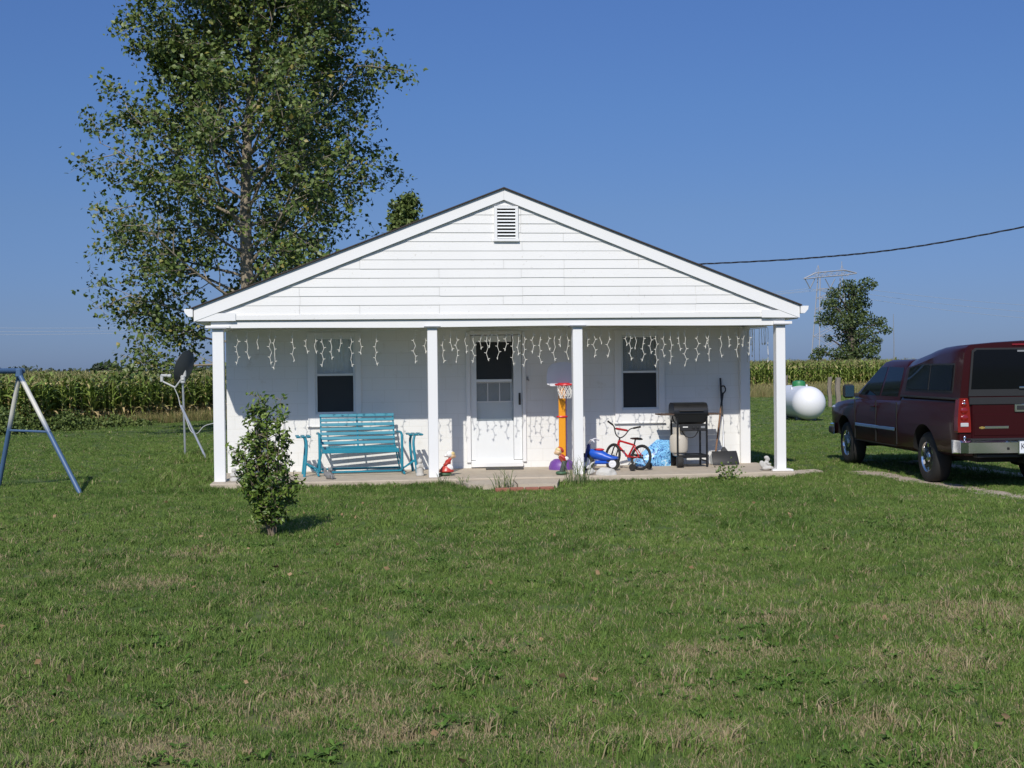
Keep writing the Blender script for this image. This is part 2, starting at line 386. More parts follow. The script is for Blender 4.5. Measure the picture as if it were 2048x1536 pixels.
def lawn_mat(name, g1, g2, dry, blade):
    m = bpy.data.materials.new(name); m.use_nodes = True; t = m.node_tree
    b = t.nodes['Principled BSDF']; b.inputs['Roughness'].default_value = .75 if blade else .95; b.inputs['Specular IOR Level'].default_value = .25
    gr = t.nodes.new('ShaderNodeGroup'); gr.node_tree = LAWN
    geo = t.nodes.new('ShaderNodeNewGeometry')
    mx = t.nodes.new('ShaderNodeMix'); mx.data_type = 'RGBA'; mx.inputs[6].default_value = list(g1) + [1]; mx.inputs[7].default_value = list(g2) + [1]
    m2 = t.nodes.new('ShaderNodeMix'); m2.data_type = 'RGBA'; m2.inputs[7].default_value = list(dry) + [1]
    if blade:
        # a blade is dry when its own random number falls under the local dryness
        ad = t.nodes.new('ShaderNodeMath'); ad.operation = 'ADD'; t.links.new(geo.outputs['Random Per Island'], ad.inputs[0])
        oi = t.nodes.new('ShaderNodeObjectInfo'); t.links.new(oi.outputs['Random'], ad.inputs[1])
        fr = t.nodes.new('ShaderNodeMath'); fr.operation = 'FRACT'; t.links.new(ad.outputs[0], fr.inputs[0])
        cmp_ = t.nodes.new('ShaderNodeMath'); cmp_.operation = 'LESS_THAN'; t.links.new(fr.outputs[0], cmp_.inputs[0])
        sc = t.nodes.new('ShaderNodeMath'); sc.operation = 'MULTIPLY_ADD'; sc.inputs[1].default_value = .86; sc.inputs[2].default_value = .05
        t.links.new(gr.outputs['dry'], sc.inputs[0]); t.links.new(sc.outputs[0], cmp_.inputs[1])
        mm = t.nodes.new('ShaderNodeMath'); mm.operation = 'MULTIPLY_ADD'; mm.inputs[1].default_value = .45; t.links.new(geo.outputs['Random Per Island'], mm.inputs[0])
        mt = t.nodes.new('ShaderNodeMath'); mt.operation = 'MULTIPLY'; mt.inputs[1].default_value = .62; t.links.new(gr.outputs['tone'], mt.inputs[0]); t.links.new(mt.outputs[0], mm.inputs[2])
        t.links.new(mm.outputs[0], mx.inputs[0]); t.links.new(cmp_.outputs[0], m2.inputs[0])
    else:
        n = t.nodes.new('ShaderNodeTexNoise'); n.inputs['Scale'].default_value = 22; n.inputs['Detail'].default_value = 6; t.links.new(geo.outputs['Position'], n.inputs['Vector'])
        t.links.new(n.outputs['Fac'], mx.inputs[0]); t.links.new(gr.outputs['dry'], m2.inputs[0])
    t.links.new(mx.outputs[2], m2.inputs[6]); t.links.new(m2.outputs[2], b.inputs['Base Color'])
    if blade:
        tr = t.nodes.new('ShaderNodeBsdfTranslucent'); t.links.new(m2.outputs[2], tr.inputs[0])
        ms = t.nodes.new('ShaderNodeMixShader'); ms.inputs[0].default_value = .15
        t.links.new(b.outputs[0], ms.inputs[1]); t.links.new(tr.outputs[0], ms.inputs[2]); t.links.new(ms.outputs[0], t.nodes['Material Output'].inputs[0])
    return m
M['soil'] = lawn_mat('lawn_soil', (.055, .088, .022), (.100, .140, .040), (.25, .20, .115), False)
M['blade'] = lawn_mat('grass_blade', (.048, .108, .018), (.188, .268, .060), (.37, .30, .175), True)

# ------------------------------------------------------------------ ground
gv = []; gf = []
xs = [-3000, -600, -150, -40, -12, 0, 12, 40, 150, 600, 3000]; ys = [-300, -20, 0, 8, 16, 30, 60, 150, 500, 1500, 5000]
for y in ys:
    for x in xs: gv.append((x, y, 0))
nx = len(xs)
for j in range(len(ys) - 1):
    for i in range(nx - 1): gf.append((j * nx + i, j * nx + i + 1, (j + 1) * nx + i + 1, (j + 1) * nx + i))
tag(raw('ground', gv, gf, M['soil']), kind='structure')

# ================================================================== HOUSE
house = thing('house', 'single storey white house with low gable and open front porch', 'house', HO, TH)
SL = 0.388                              # roof slope
ZE, ZR, HW, LEN = 2.705, 4.507, 4.66, 10.6
WV = 1.70                               # the porch wall stands this far behind the posts
# porch slab and floor
mb = MB(); mb.box((0.03, (WV - .27) / 2, SLAB / 2 - .1), (8.94, WV + .27, SLAB + .2), .012); mb.build('porch_slab', M['concrete'], house)
# walls: front wall with openings built from blocks of wall, side and back walls
W1 = (-2.95, -2.30, 1.04, 2.30); W2 = (2.16, 2.80, 1.04, 2.29); DR = (-.40, .47, SLAB + .1, 2.33)
mb = MB()
def wallpiece(u0, u1, z0, z1): mb.box(((u0 + u1) / 2, WV + .1, (z0 + z1) / 2), (u1 - u0, .2, z1 - z0))
ZT = 2.47
wallpiece(-4.38, W1[0], 0, ZT); wallpiece(W1[0], W1[1], 0, W1[2]); wallpiece(W1[0], W1[1], W1[3], ZT)
wallpiece(W1[1], DR[0], 0, ZT); wallpiece(DR[0], DR[1], 0, DR[2]); wallpiece(DR[0], DR[1], DR[3], ZT); wallpiece(DR[1], W2[0], 0, ZT)
wallpiece(W2[0], W2[1], 0, W2[2]); wallpiece(W2[0], W2[1], W2[3], ZT); wallpiece(W2[1], 4.38, 0, ZT)
mb.build('front_wall', M['block'], house, smooth=False)
for sx in (-1, 1):
    mb = MB(); mb.box((sx * 4.28, (WV + .2 + LEN) / 2, ZT / 2), (.2, LEN - WV - .2, ZT)); mb.build('side_wall', M['block'], house, smooth=False)
mb = MB(); mb.box((0, LEN + .1, ZT / 2), (8.76, .2, ZT)); mb.prism([(-4.38, ZT), (4.38, ZT), (0, 4.26)], -LEN - .19, -LEN - .01, RX(90)); mb.build('back_wall', M['block'], house, smooth=False)
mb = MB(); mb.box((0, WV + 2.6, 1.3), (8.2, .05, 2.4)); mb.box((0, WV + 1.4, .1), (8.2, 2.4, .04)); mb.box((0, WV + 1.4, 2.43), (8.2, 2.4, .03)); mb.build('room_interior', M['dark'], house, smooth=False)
mb = MB(); mb.box((4.285, WV - .045, 1.25), (.17, .09, 2.33), .006); mb.build('corner_board', M['trim'], house)
# porch ceiling
mb = MB(); mb.box((0, WV / 2 + .06, 2.49), (8.7, WV - .12, .03)); mb.build('porch_ceiling', M['ceil'], house, smooth=False)
# roof with shingle edge
mb = MB()
prof = [(-HW - .03, ZE - .012), (0, ZR), (HW + .03, ZE - .012), (HW + .03, ZE + .006), (0, ZR + .018), (-HW - .03, ZE + .006)]
mb.prism(prof, -LEN - .3, .10, RX(90)); roof = mb.build('roof', M['shingle'], house, smooth=False)
# gable siding: lapped boards, each its own course in one cladding
mb = MB(); z = 2.60; k = 0; CR = .1375; rs_ = random.Random(4)
def half(z): return max(0.0, min((ZR - .12 - z) / SL, 4.62))
while half(z) > .02:
    z1 = min(z + CR, ZR - .125)
    y0, y1 = -.018, -.008; cuts = [-9] + sorted(c_ + rs_.uniform(-.01, .01) for c_ in (-3.1, -2.2, -1.0, -.02, .27, .93, 2.1, 3.0) if rs_.random() < .42) + [9]
    for c0, c1 in zip(cuts[:-1], cuts[1:]):
        jy, jz = rs_.uniform(-.002, .002), rs_.uniform(-.0025, .0025)
        cl = lambda x, h_: max(-h_, min(h_, x))
        zz0, zz1 = z + jz, z1 + .004; h0, h1 = half(zz0), half(zz1)
        l0, r0_, l1, r1_ = cl(c0 + .0015, h0), cl(c1 - .0015, h0), cl(c0 + .0015, h1), cl(c1 - .0015, h1)
        if r0_ - l0 < .02: continue
        mb.add([(l0, y0 + jy, zz0), (r0_, y0 + jy, zz0), (r1_, y1 + jy, zz1), (l1, y1 + jy, zz1), (l0, y0 + .02, zz0), (r0_, y0 + .02, zz0)], [(0, 1, 2, 3), (0, 4, 5, 1)])
    z += CR
mb.build('gable_siding', M['siding'], house, smooth=False, clean=False)
mb = MB(); mb.prism([(-4.5, 2.5), (4.5, 2.5), (4.4, 2.72), (0, 4.40), (-4.4, 2.72)], -.12, -.004, RX(90)); mb.build('gable_backing', M['ceil'], house, smooth=False)
# rake boards, bottom fascia, returns
for sx in (-1, 1):
    mb = MB(); p = [(sx * .001, ZR - .004), (sx * HW, ZE - .004), (sx * HW, ZE - .20), (sx * 3.87, 2.80), (sx * .001, 4.335)]
    mb.prism(p, .028, .062, RX(90)); mb.build('rake_board', M['trim'], house)
mb = MB()
mb.box((0, -.020, 2.56), (9.0, .034, .078), .004); mb.build('fascia_board', M['siding'], house)
for sx in (-1, 1):
    mb = MB(); mb.prism([(sx * 3.72, 2.525), (sx * HW * .999, 2.515), (sx * HW * .999, 2.52), (sx * 3.72, 2.70)], .04, .056, RX(90)) if False else mb.prism([(sx * 4.05, 2.512), (sx * 4.655, 2.508), (sx * 4.655, 2.62), (sx * 4.05, 2.63)], .0405, .055, RX(90))
    mb.build('fascia_return', M['trim'], house)
    mb = MB(); mb.box((sx * 4.56, LEN / 2 + .12, 2.50), (.20, LEN + .2, .02)); mb.box((sx * 4.645, LEN / 2 + .12, 2.60), (.025, LEN + .2, .17)); mb.build('eave_soffit', M['trim'], house, smooth=False)
    mb = MB(); gp = [(sx * 4.672, 2.575), (sx * 4.735, 2.575), (sx * 4.79, 2.635), (sx * 4.80, 2.69), (sx * 4.672, 2.69)]
    mb.prism(gp, -LEN - .25, .085, RX(90)); mb.build('gutter', M['trim'], house)
# porch beam (front, two sides) slightly uneven
mb = MB(); n = 40
top = []; 
for i in range(n + 1):
    u = -4.42 + 8.86 * i / n
    zb = 2.400 + .006 * math.sin(u * 1.3) + (.012 if -1.2 < u < .9 else 0) * 0.5
    top.append((u, zb))
ring = []
for (u, zb) in top: ring.append([(u, .005, zb), (u, .005, 2.508), (u, .15, 2.508), (u, .15, zb)])
mb.loft(ring); mb.box((-4.35, (WV + .15) / 2, 2.452), (.13, WV - .16, .10)); mb.box((4.36, (WV + .15) / 2, 2.452), (.13, WV - .16, .10))
mb.box((-4.32, -.012, 2.425), (.36, .03, .04), .004); mb.box((4.40, -.012, 2.43), (.30, .03, .045), .004)
mb.build('porch_beam', M['trim'], house, smooth=False)
for (u, wd) in ((-4.32, .165), (-1.113, .15), (1.133, .152), (4.375, .15)):
    mb = MB(); mb.box((u, .085, (2.40 + SLAB) / 2 + (.0 if u < 4 else -.015)), (wd, .15, 2.40 - SLAB + (0 if u < 4 else .03)), .006)
    if u > 4: mb.box((u, .07, .095), (.34, .26, .05), .008)
    mb.build('porch_post', M['trim'], house)
    mb = MB(); mb.box((u, .05, 2.405), (wd + .10, .19, .018)); mb.build('post_cap', M['steelgrey'], house)
# gable vent
mb = MB(); vu, vz, vw, vh = .035, 3.97, .365, .535
for (c, d) in (((vu - vw / 2 + .02, -.035, vz), (.045, .035, vh)), ((vu + vw / 2 - .02, -.035, vz), (.045, .035, vh)), ((vu, -.036, vz + vh / 2 - .018), (vw, .035, .038)), ((vu, -.036, vz - vh / 2 + .018), (vw + .03, .04, .04))): mb.box(c, d, .003)
vent = mb.build('gable_vent', M['trim'], house)
mb = MB()
for i in range(9): mb.box((0, 0, 0), (vw - .08, .004, .05), 0, TR(vu, -.032, vz - .205 + i * .051) @ RX(-42))
mb.build('louver', M['vinyl'], vent, smooth=False)
mb = MB(); mb.box((vu, -.0275, vz), (vw - .08, .004, vh - .07)); mb.build('vent_back', M['dark'], vent, smooth=False)

# windows
def window(u0, u1, z0, z1, zmid, cu0, cu1, drop, cur, label):
    mb = MB(); y = WV - .0175
    mb.box(((cu0 + u0) / 2, y, (2.375 + drop) / 2), (u0 - cu0, .035, 2.375 - drop), .003); mb.box(((cu1 + u1) / 2, y, (2.375 + drop) / 2), (cu1 - u1, .035, 2.375 - drop), .003)
    mb.box(((u0 + u1) / 2, y, (2.375 + z1) / 2), (u1 - u0, .034, 2.375 - z1)); mb.box(((u0 + u1) / 2, y, (z0 + drop) / 2), (u1 - u0, .034, z0 - drop))
    mb.box(((cu0 + cu1) / 2, y - .006, drop - .012), (cu1 - cu0 + .03, .05, .024), .004)
    fr = mb.build('window', M['trim'], house)
    if label: fr['label'] = label
    mb = MB(); s = .032
    for (c, d) in (((u0 + s / 2, WV + .03, (z0 + z1) / 2), (s, .05, z1 - z0)), ((u1 - s / 2, WV + .03, (z0 + z1) / 2), (s, .05, z1 - z0)), (((u0 + u1) / 2, WV + .031, z1 - s / 2), (u1 - u0 - 2 * s, .05, s)), (((u0 + u1) / 2, WV + .031, z0 + s / 2), (u1 - u0 - 2 * s, .05, s)), (((u0 + u1) / 2, WV + .018, zmid), (u1 - u0 - 2 * s, .05, .035))): mb.box(c, d, .003)
    mb.build('sash', M['vinyl'], fr)
    mb = MB(); mb.box(((u0 + u1) / 2, WV + .045, (zmid + z1) / 2), (u1 - u0 - .06, .004, z1 - zmid - .05)); mb.build('pane', M['glass'], fr, smooth=False)
    mb = MB(); mb.box(((u0 + u1) / 2, WV + .04, (zmid + z0) / 2), (u1 - u0 - .06, .004, zmid - z0 - .05)); mb.build('window_screen', M['screen'], fr, smooth=False)
    mb = MB(); n = 24
    for i in range(n):
        a = u0 - .05 + (u1 - u0 + .1) * i / n; b2 = u0 - .05 + (u1 - u0 + .1) * (i + 1) / n
        ya = WV + .10 + .006 * math.sin(i * 1.9); yb = WV + .10 + .006 * math.sin((i + 1) * 1.9)
        mb.add([(a, ya, zmid - .1), (b2, yb, zmid - .1), (b2, yb, z1 + .05), (a, ya, z1 + .05)], [(0, 1, 2, 3)])
    mb.build('curtain', cur, fr)
window(*W1, 1.685, -3.07, -2.205, .85, M['curtain'], None)
window(*W2, 1.675, 2.045, 2.90, .825, M['curtain_dim'], None)
# storm door
mb = MB()
mb.box((-.435, WV - .02, 1.28), (.07, .04, 2.17), .004); mb.box((.50, WV - .02, 1.28), (.06, .04, 2.17), .004); mb.box((.0325, WV - .02, 2.35), (.865, .038, .06), .004)
mb.box((.035, WV - .03, .155), (.87, .09, .075), .006); mb.box((.035, WV - .008, .208), (.86, .05, .03), .004)
door_fr = mb.build('storm_door_frame', M['trim'], house)
mb = MB(); d0, d1, yb = -.395, .465, WV + .02
for (c, d) in (((d0 + .05, yb, 1.27), (.10, .035, 2.08)), ((d1 - .07, yb, 1.27), (.14, .035, 2.08)), ((.0, yb, 2.255), (.60, .034, .11)), ((.0, yb, 1.555), (.60, .034, .045)), ((.0, yb, .55), (.64, .030, .66))): mb.box(c, d, .004)
door = mb.build('storm_door', M['vinyl'], house)
mb = MB(); mb.box((0, yb + .005, 1.89), (.60, .004, .63)); mb.build('upper_screen', M['screen'], door, smooth=False)
mb = MB(); mb.box((0, yb + .005, 1.21), (.60, .004, .66)); mb.build('lower_pane', M['glass'], door, smooth=False)
mb = MB(); mb.tube(curve_pts([(.425, yb - .018, 1.33), (.425, yb - .06, 1.29), (.427, yb - .06, 1.21), (.427, yb - .018, 1.16)], 5), .012); mb.box((.426, yb - .022, 1.245), (.035, .012, .20), .004); mb.build('door_handle', M['black'], door)
mb = MB()
for xx in (-.10, .10): mb.box((xx, yb + .07, 1.52), (.016, .012, .62))
for zz in (1.83, 1.52): mb.box((0, yb + .071, zz), (.62, .011, .016))
mb.box((0, yb + .07, 1.20), (.66, .012, .02))
mb.build('muntin', M['trim'], door, smooth=False)
mb = MB(); mb.box((0, yb + .10, .90), (.78, .02, .62)); mb.box((-.31, yb + .10, 1.55), (.05, .02, .7)); mb.box((.31, yb + .10, 1.55), (.05, .02, .7)); mb.build('inner_door', M['curtain'], door, smooth=False)
mb = MB(); mb.box((0, yb + .13, 1.36), (.6, .005, .30)); mb.build('door_glass_blind', M['curtain_dim'], door, smooth=False)
mb = MB(); mb.tube(curve_pts([(.56, WV - .01, 1.60), (.56, WV - .05, 1.585), (.575, WV - .06, 1.56), (.575, WV - .035, 1.545)], 5), .008); mb.box((.56, WV - .006, 1.585), (.03, .014, .06), .003); mb.build('wall_hook', M['steelgrey'], house)
# meter box and conduits on the right side wall
mt = thing('meter_box', 'dark grey electric meter box on right side wall of white house', 'meter box', H(4.38, 2.6, 0), TH)
mb = MB(); mb.box((.06, 0, 1.25), (.12, .22, .30), .012); mb.lathe([(.07, 0), (.07, .05), (.04, .07)], 16, TR(.12, 0, 1.29) @ RY(90)); mb.build('enclosure', M['steelgrey'], mt)
mb = MB(); mb.tube(curve_pts([(.07, 0, 1.1), (.06, .0, .95), (.03, -.05, .8), (.05, -.08, .4), (.10, -.1, .02)], 6), .016); mb.build('conduit', M['vinyl'], mt)
mb = MB(); mb.tube(curve_pts([(.08, .05, 1.1), (.085, .03, .9), (.03, -.02, .72), (.04, -.04, .35), (.07, -.05, .02)], 6), .012); mb.build('conduit', M['vinyl'], mt)

# ================================================================== ICICLE LIGHTS
IC = [(-4.055, 1.891), (-3.906, 1.966), (-3.754, 2.116), (-3.563, 1.886), (-3.505, 1.81), (-3.218, 1.921), (-3.021, 2.048), (-2.893, 2.047), (-2.775, 1.84), (-2.645, 1.953), (-2.515, 2.066), (-2.344, 1.835), (-2.197, 2.025), (-1.971, 1.854), (-1.382, 1.879), (-1.219, 2.031), (-0.943, 1.882), (-0.81, 2.066), (-0.727, 1.88), (-0.594, 2.025), (-0.471, 1.877), (-0.36, 2.085), (-0.261, 1.906), (-0.205, 2.107), (-0.09, 1.927), (0.044, 2.058), (0.143, 1.832), (0.223, 1.986), (0.323, 1.807), (0.459, 2.015), (0.567, 1.851), (0.703, 2.06), (0.795, 1.895), (0.9, 2.112), (1.0, 1.909), (1.311, 2.109), (1.428, 1.943), (1.525, 2.146), (1.651, 1.941), (1.931, 2.119), (2.001, 1.891), (2.082, 2.063), (2.201, 1.873), (2.322, 1.99), (2.416, 1.776), (2.53, 1.933), (2.65, 1.821), (2.789, 2.033), (2.883, 1.787), (3.078, 1.864), (3.225, 2.068), (3.264, 1.862), (3.459, 1.923), (3.583, 2.081), (3.72, 1.921), (3.835, 2.086), (3.932, 1.951)]
lights = thing('icicle_light_string', 'string of white icicle lights hanging along the inside of the porch beam', 'string lights', H(0, .20, 0), TH)
rnd = random.Random(5)
def strand(x, y, z0, z1, dirx=(1, 0)):
    mb = MB(); pts = [(x, y, z0)]; z = z0; k = 0; bulbs = []
    ph = rnd.choice((-1, 1)); nseg = max(2, int(round((z0 - z1) / .085)))
    for i in range(1, nseg + 1):
        z = z0 + (z1 - z0) * i / nseg; ph = -ph if rnd.random() < .8 else ph
        a = rnd.uniform(.004, .020) * ph; pts.append((x + a * dirx[0], y + a * dirx[1] + rnd.uniform(-.015, .015), z))
        bulbs.append((pts[-1], ph))
    mb.tube(pts, .0042, 5)
    for (p, s) in bulbs:
        q = (p[0] + s * .030 * dirx[0], p[1] + s * .03 * dirx[1] - .006, p[2] + .008)
        if rnd.random() < .85: mb.tube([p, q], [.0056, .004], 5)
    mb.tube([pts[-1], (pts[-1][0] + rnd.uniform(-.012, .012), pts[-1][1], pts[-1][2] - .03)], [.011, .006], 5)
    return mb
for (u, z) in IC: strand(u, 0, 2.36, z).build('light_strand', M['wire'], lights)
for i in range(11): strand(4.26 + rnd.uniform(-.04, .04), .12 + i * .118, 2.36, rnd.choice((1.84, 1.93, 2.02, 2.12)), (.3, .9)).build('light_strand', M['wire'], lights)
mb = MB(); pts = [(-4.2 + 8.4 * i / 60, .01 * math.sin(i * 2.1), 2.365 + .012 * math.sin(i * 1.7)) for i in range(61)] + [(4.25, .1 + .13 * i, 2.365) for i in range(11)]
mb.tube(pts, .006, 5); mb.build('cord', M['wire'], lights)

# ================================================================== PORCH THINGS
def chain_tube(pts, r, n=8): return MB().tube(curve_pts(pts, 6), r, n)
# ---- glider bench
gl = thing('glider_bench', 'teal slatted metal glider bench with side tables under left window', 'glider bench', H(-2.245, 1.02), TH + R(5))
for i in range(7):
    t = i / 6; y = .215 + .175 * t; z = .490 + .432 * t
    mb = MB(); mb.box((0, 0, 0), (1.20, .016, .050), .004, TR(0, y, z) @ RX(-20)); mb.build('back_slat', M['teal'], gl)
for i in range(5):
    y = -.27 + .105 * i; z = .405 + .006 * i - .015 * math.sin(i * .8)
    mb = MB(); mb.box((0, y, z), (1.20, .075, .018), .004); mb.build('seat_slat', M['teal'], gl)
mb = MB(); mb.box((0, -.31, .385), (1.20, .02, .06), .004)
for x in (-.585, 0, .585):
    mb.tube(curve_pts([(x, -.30, .375), (x, -.05, .372), (x, .17, .40), (x, .25, .52), (x, .415, .93)], 5), .014, 6)
mb.build('seat_frame', M['teal'], gl)
for s in (-1, 1):
    mb = MB(); x = s * .645
    mb.tube(curve_pts([(x, .34, .64), (x, -.05, .66), (x, -.30, .64), (x, -.345, .55), (x, -.35, .2), (x, -.33, .08)], 6), .02, 8); mb.build('arm', M['teal'], gl)
    mb = MB(); x = s * .67
    mb.tube(curve_pts([(x, -.40, .03), (x, 0, .05), (x, .40, .03)], 6), .02, 8); mb.tube([(x, -.2, .05), (s * .60, -.16, .37)], .012, 6); mb.tube([(x, .2, .05), (s * .60, .14, .37)], .012, 6); mb.build('runner', M['teal'], gl)
    mb = MB(); 
    for (yy, sp) in ((-.22, -.1), (.18, .06)): mb.tube(curve_pts([(s * .86, yy, .60), (s * .84, yy + sp * .3, .45), (s * .885, yy + sp, .0)], 5), .021, 8)
    mb.tube([(s * .865, -.30, .22), (s * .66, -.32, .10)], .014, 6); mb.tube([(s * .68, 0, .06), (s * .875, 0, .2)], .012, 6)
    mb.build('table_leg', M['teal'], gl)
    mb = MB()
    for k in range(3): mb.box((s * (.80 + .085 * k), 0, .62), (.058, .50, .02), .004)
    mb.box((s * .885, -.18, .605), (.22, .03, .012)); mb.box((s * .885, .18, .605), (.22, .03, .012)); mb.build('side_table', M['teal'], gl)
mb = MB(); mb.tube([(-.67, .36, .06), (.67, .36, .06)], .018, 6); mb.tube([(-.67, -.30, .06), (.67, -.30, .06)], .014, 6); mb.build('cross_bar', M['teal'], gl)

# ---- doormat
mb = MB(); mb.box((0, 0, .008), (.62, .34, .016), .004); o = mb.build('doormat', M['mat']); o.location = H(.13, 1.40); o.rotation_euler.z = TH + R(-6)
tag(o, 'dark flat doormat on the concrete in front of the storm door', 'doormat')
# ---- front step apron, cracked in two, and brick edging
st = thing('front_step', 'cracked tan concrete step in front of the porch door', 'step', H(0, 0, 0), TH)
mb = MB(); mb.prism([(-.80, -.29), (-.66, -.90), (-.20, -1.18), (.02, -1.12), (.05, -.29)], -.05, .075); mb.build('step_piece', M['concrete'], st)
mb = MB(); mb.prism([(.07, -.29), (.045, -1.10), (.60, -1.22), (.78, -.29)], -.05, .078); mb.build('step_piece', M['concrete'], st)
for i in range(4):
    mb = MB(); mb.box((0, 0, .02), (.20, .10, .07), .008); o = mb.build('edging_brick', M['brick']); o.location = H(-.22 + i * .215, -1.38 + .03 * (i % 2), 0); o.rotation_euler.z = TH + R((-4, 3, -2, 5)[i])
    tag(o, ('leftmost worn red brick sunk in grass before the front step', 'worn red brick, second from left before the front step', 'worn red brick, third from left before the front step', 'rightmost worn red brick sunk in grass before the front step')[i], 'brick', 'worn red bricks edging the front step')

# ---- painted garden statues: kissing pair
def figure_girl():
    t = thing('garden_statue', 'painted garden statue of a girl in white bonnet and red dress', 'statue', H(-.90, .30), TH + R(0), 'painted garden statues beside the step')
    mb = MB(); mb.ball((-.02, 0, .03), (.10, .08, .035)); mb.build('base', M['greenpt'], t)
    mb = MB(); mb.lathe([(.115, .06), (.12, .075), (.095, .12), (.062, .165), (.045, .19)], 20, TR(-.01, 0, 0) @ Matrix.Shear('XY', 4, (.12, 0)) @ Matrix.Scale(.75, 4, (0, 1, 0)))
    mb.ball((.02, 0, .205), (.048, .045, .055), rot=(0, R(22), 0)); mb.ball((.055, 0, .262), (.03, .03, .03))
    mb.tube([(.03, -.04, .225), (-.01, -.06, .19), (-.045, -.05, .165)], [.02, .018, .014], 8); mb.tube([(.03, .04, .225), (-.01, .06, .19), (-.045, .05, .165)], [.02, .018, .014], 8)
    mb.build('dress', M['redpt'], t, voxel=.007)
    mb = MB(); mb.prism([(-.02, .19), (.05, .155), (.115, .095), (.02, .105), (-.05, .12)], -.075, -.06, RX(90) @ TR(0, 0, 0)); mb.ball((.05, -.045, .135), (.055, .025, .045), rot=(0, R(35), 0)); mb.build('apron', M['whitepl'], t)
    mb = MB(); mb.ball((.085, 0, .315), (.05, .046, .048)); mb.ball((.135, 0, .305), (.014, .012, .012)); mb.ball((.122, 0, .285), (.018, .015, .012)); mb.ball((.065, 0, .275), (.025, .022, .03)); mb.build('head', M['skin'], t, voxel=.006)
    mb = MB(); mb.ball((.088, 0, .345), (.047, .05, .035), rot=(0, R(20), 0)); mb.build('hair', M['hair'], t)
    mb = MB(); mb.ball((.045, 0, .335), (.058, .058, .055)); mb.ball((-.005, 0, .318), (.04, .035, .026), rot=(0, R(-20), 0)); mb.ball((.06, 0, .372), (.045, .045, .022)); mb.build('bonnet', M['whitepl'], t, voxel=.007)
    return t
def figure_boy():
    t = thing('garden_statue', 'painted garden statue of a boy in red cap, red shirt and dark trousers', 'statue', H(.86, .05), TH, 'painted garden statues beside the step')
    mb = MB(); mb.ball((.0, 0, .03), (.09, .08, .035)); mb.build('base', M['greenpt'], t)
    mb = MB(); mb.tube([(.0, -.03, .05), (.025, -.035, .13), (.05, -.03, .21)], [.036, .038, .042], 10); mb.tube([(.035, .03, .05), (.05, .035, .13), (.055, .03, .21)], [.036, .038, .042], 10); mb.ball((.05, 0, .21), (.05, .055, .04)); mb.ball((-.02, -.03, .045), (.04, .022, .022)); mb.ball((.02, .03, .045), (.04, .022, .022)); mb.build('trousers', M['greypt'], t, voxel=.007)
    mb = MB(); mb.tube([(.05, 0, .215), (.02, 0, .26), (-.015, 0, .30)], [.052, .055, .042], 12)
    for s in (-1, 1): mb.tube([(-.01, s * .045, .30), (.035, s * .065, .265), (.07, s * .05, .225)], [.022, .02, .016], 8)
    mb.build('shirt', M['redpt'], t, voxel=.007)
    mb = MB(); mb.ball((.075, -.06, .255), (.035, .012, .03)); mb.ball((.078, 0, .255), (.012, .045, .03)); mb.build('bow', M['whitepl'], t)
    mb = MB(); mb.ball((-.045, 0, .355), (.058, .052, .052)); mb.ball((-.103, 0, .345), (.014, .012, .012)); mb.ball((-.088, 0, .325), (.02, .016, .012)); mb.ball((-.025, 0, .31), (.025, .025, .03)); mb.ball((-.04, -.052, .352), (.012, .008, .016)); mb.build('head', M['skin'], t, voxel=.006)
    mb = MB(); mb.ball((-.035, 0, .385), (.055, .054, .04), rot=(0, R(25), 0)); mb.build('hair', M['hair'], t)
    mb = MB(); mb.ball((-.005, 0, .395), (.045, .052, .034), rot=(0, R(38), 0)); mb.ball((-.035, 0, .425), (.018, .018, .016)); mb.ball((.025, 0, .37), (.02, .045, .03)); mb.build('cap', M['redpt'], t, voxel=.007)
    return t
figure_girl(); figure_boy()
def statue(label, loc, rz, mb, m, name='garden_statue'):
    o = mb.build(name, m, None, voxel=.008); o.location = loc; o.rotation_euler.z = rz
    return tag(o, label, 'statue', 'cast stone garden figures along the porch edge')
# seated cherub at the right post
mb = MB(); mb.ball((0, 0, .035), (.075, .06, .035)); mb.tube([(.0, 0, .05), (.005, 0, .10), (.01, 0, .145)], [.058, .05, .034], 10); mb.ball((.02, 0, .185), (.038, .037, .042)); mb.ball((.057, 0, .182), .009); mb.ball((.052, 0, .165), (.012, .014, .008))
mb.ball((.008, 0, .205), (.041, .041, .03)); mb.tube([(.0, -.045, .135), (.035, -.055, .10), (.075, -.02, .105)], [.018, .017, .014], 8); mb.tube([(.0, .045, .135), (.035, .055, .10), (.075, .02, .105)], [.018, .017, .014], 8)
mb.tube([(0, -.03, .045), (.07, -.045, .05), (.11, -.02, .03)], [.032, .028, .02], 8); mb.tube([(0, .03, .045), (.07, .045, .05), (.11, .02, .03)], [.032, .028, .02], 8)
mb.ball((-.055, -.035, .10), (.045, .014, .06), rot=(0, R(-25), R(18))); mb.ball((-.055, .035, .10), (.045, .014, .06), rot=(0, R(-25), R(-18)))
statue('small pale cherub statue seated beside the right porch post', H(4.13, .05), TH - R(12), mb, M['stone'])
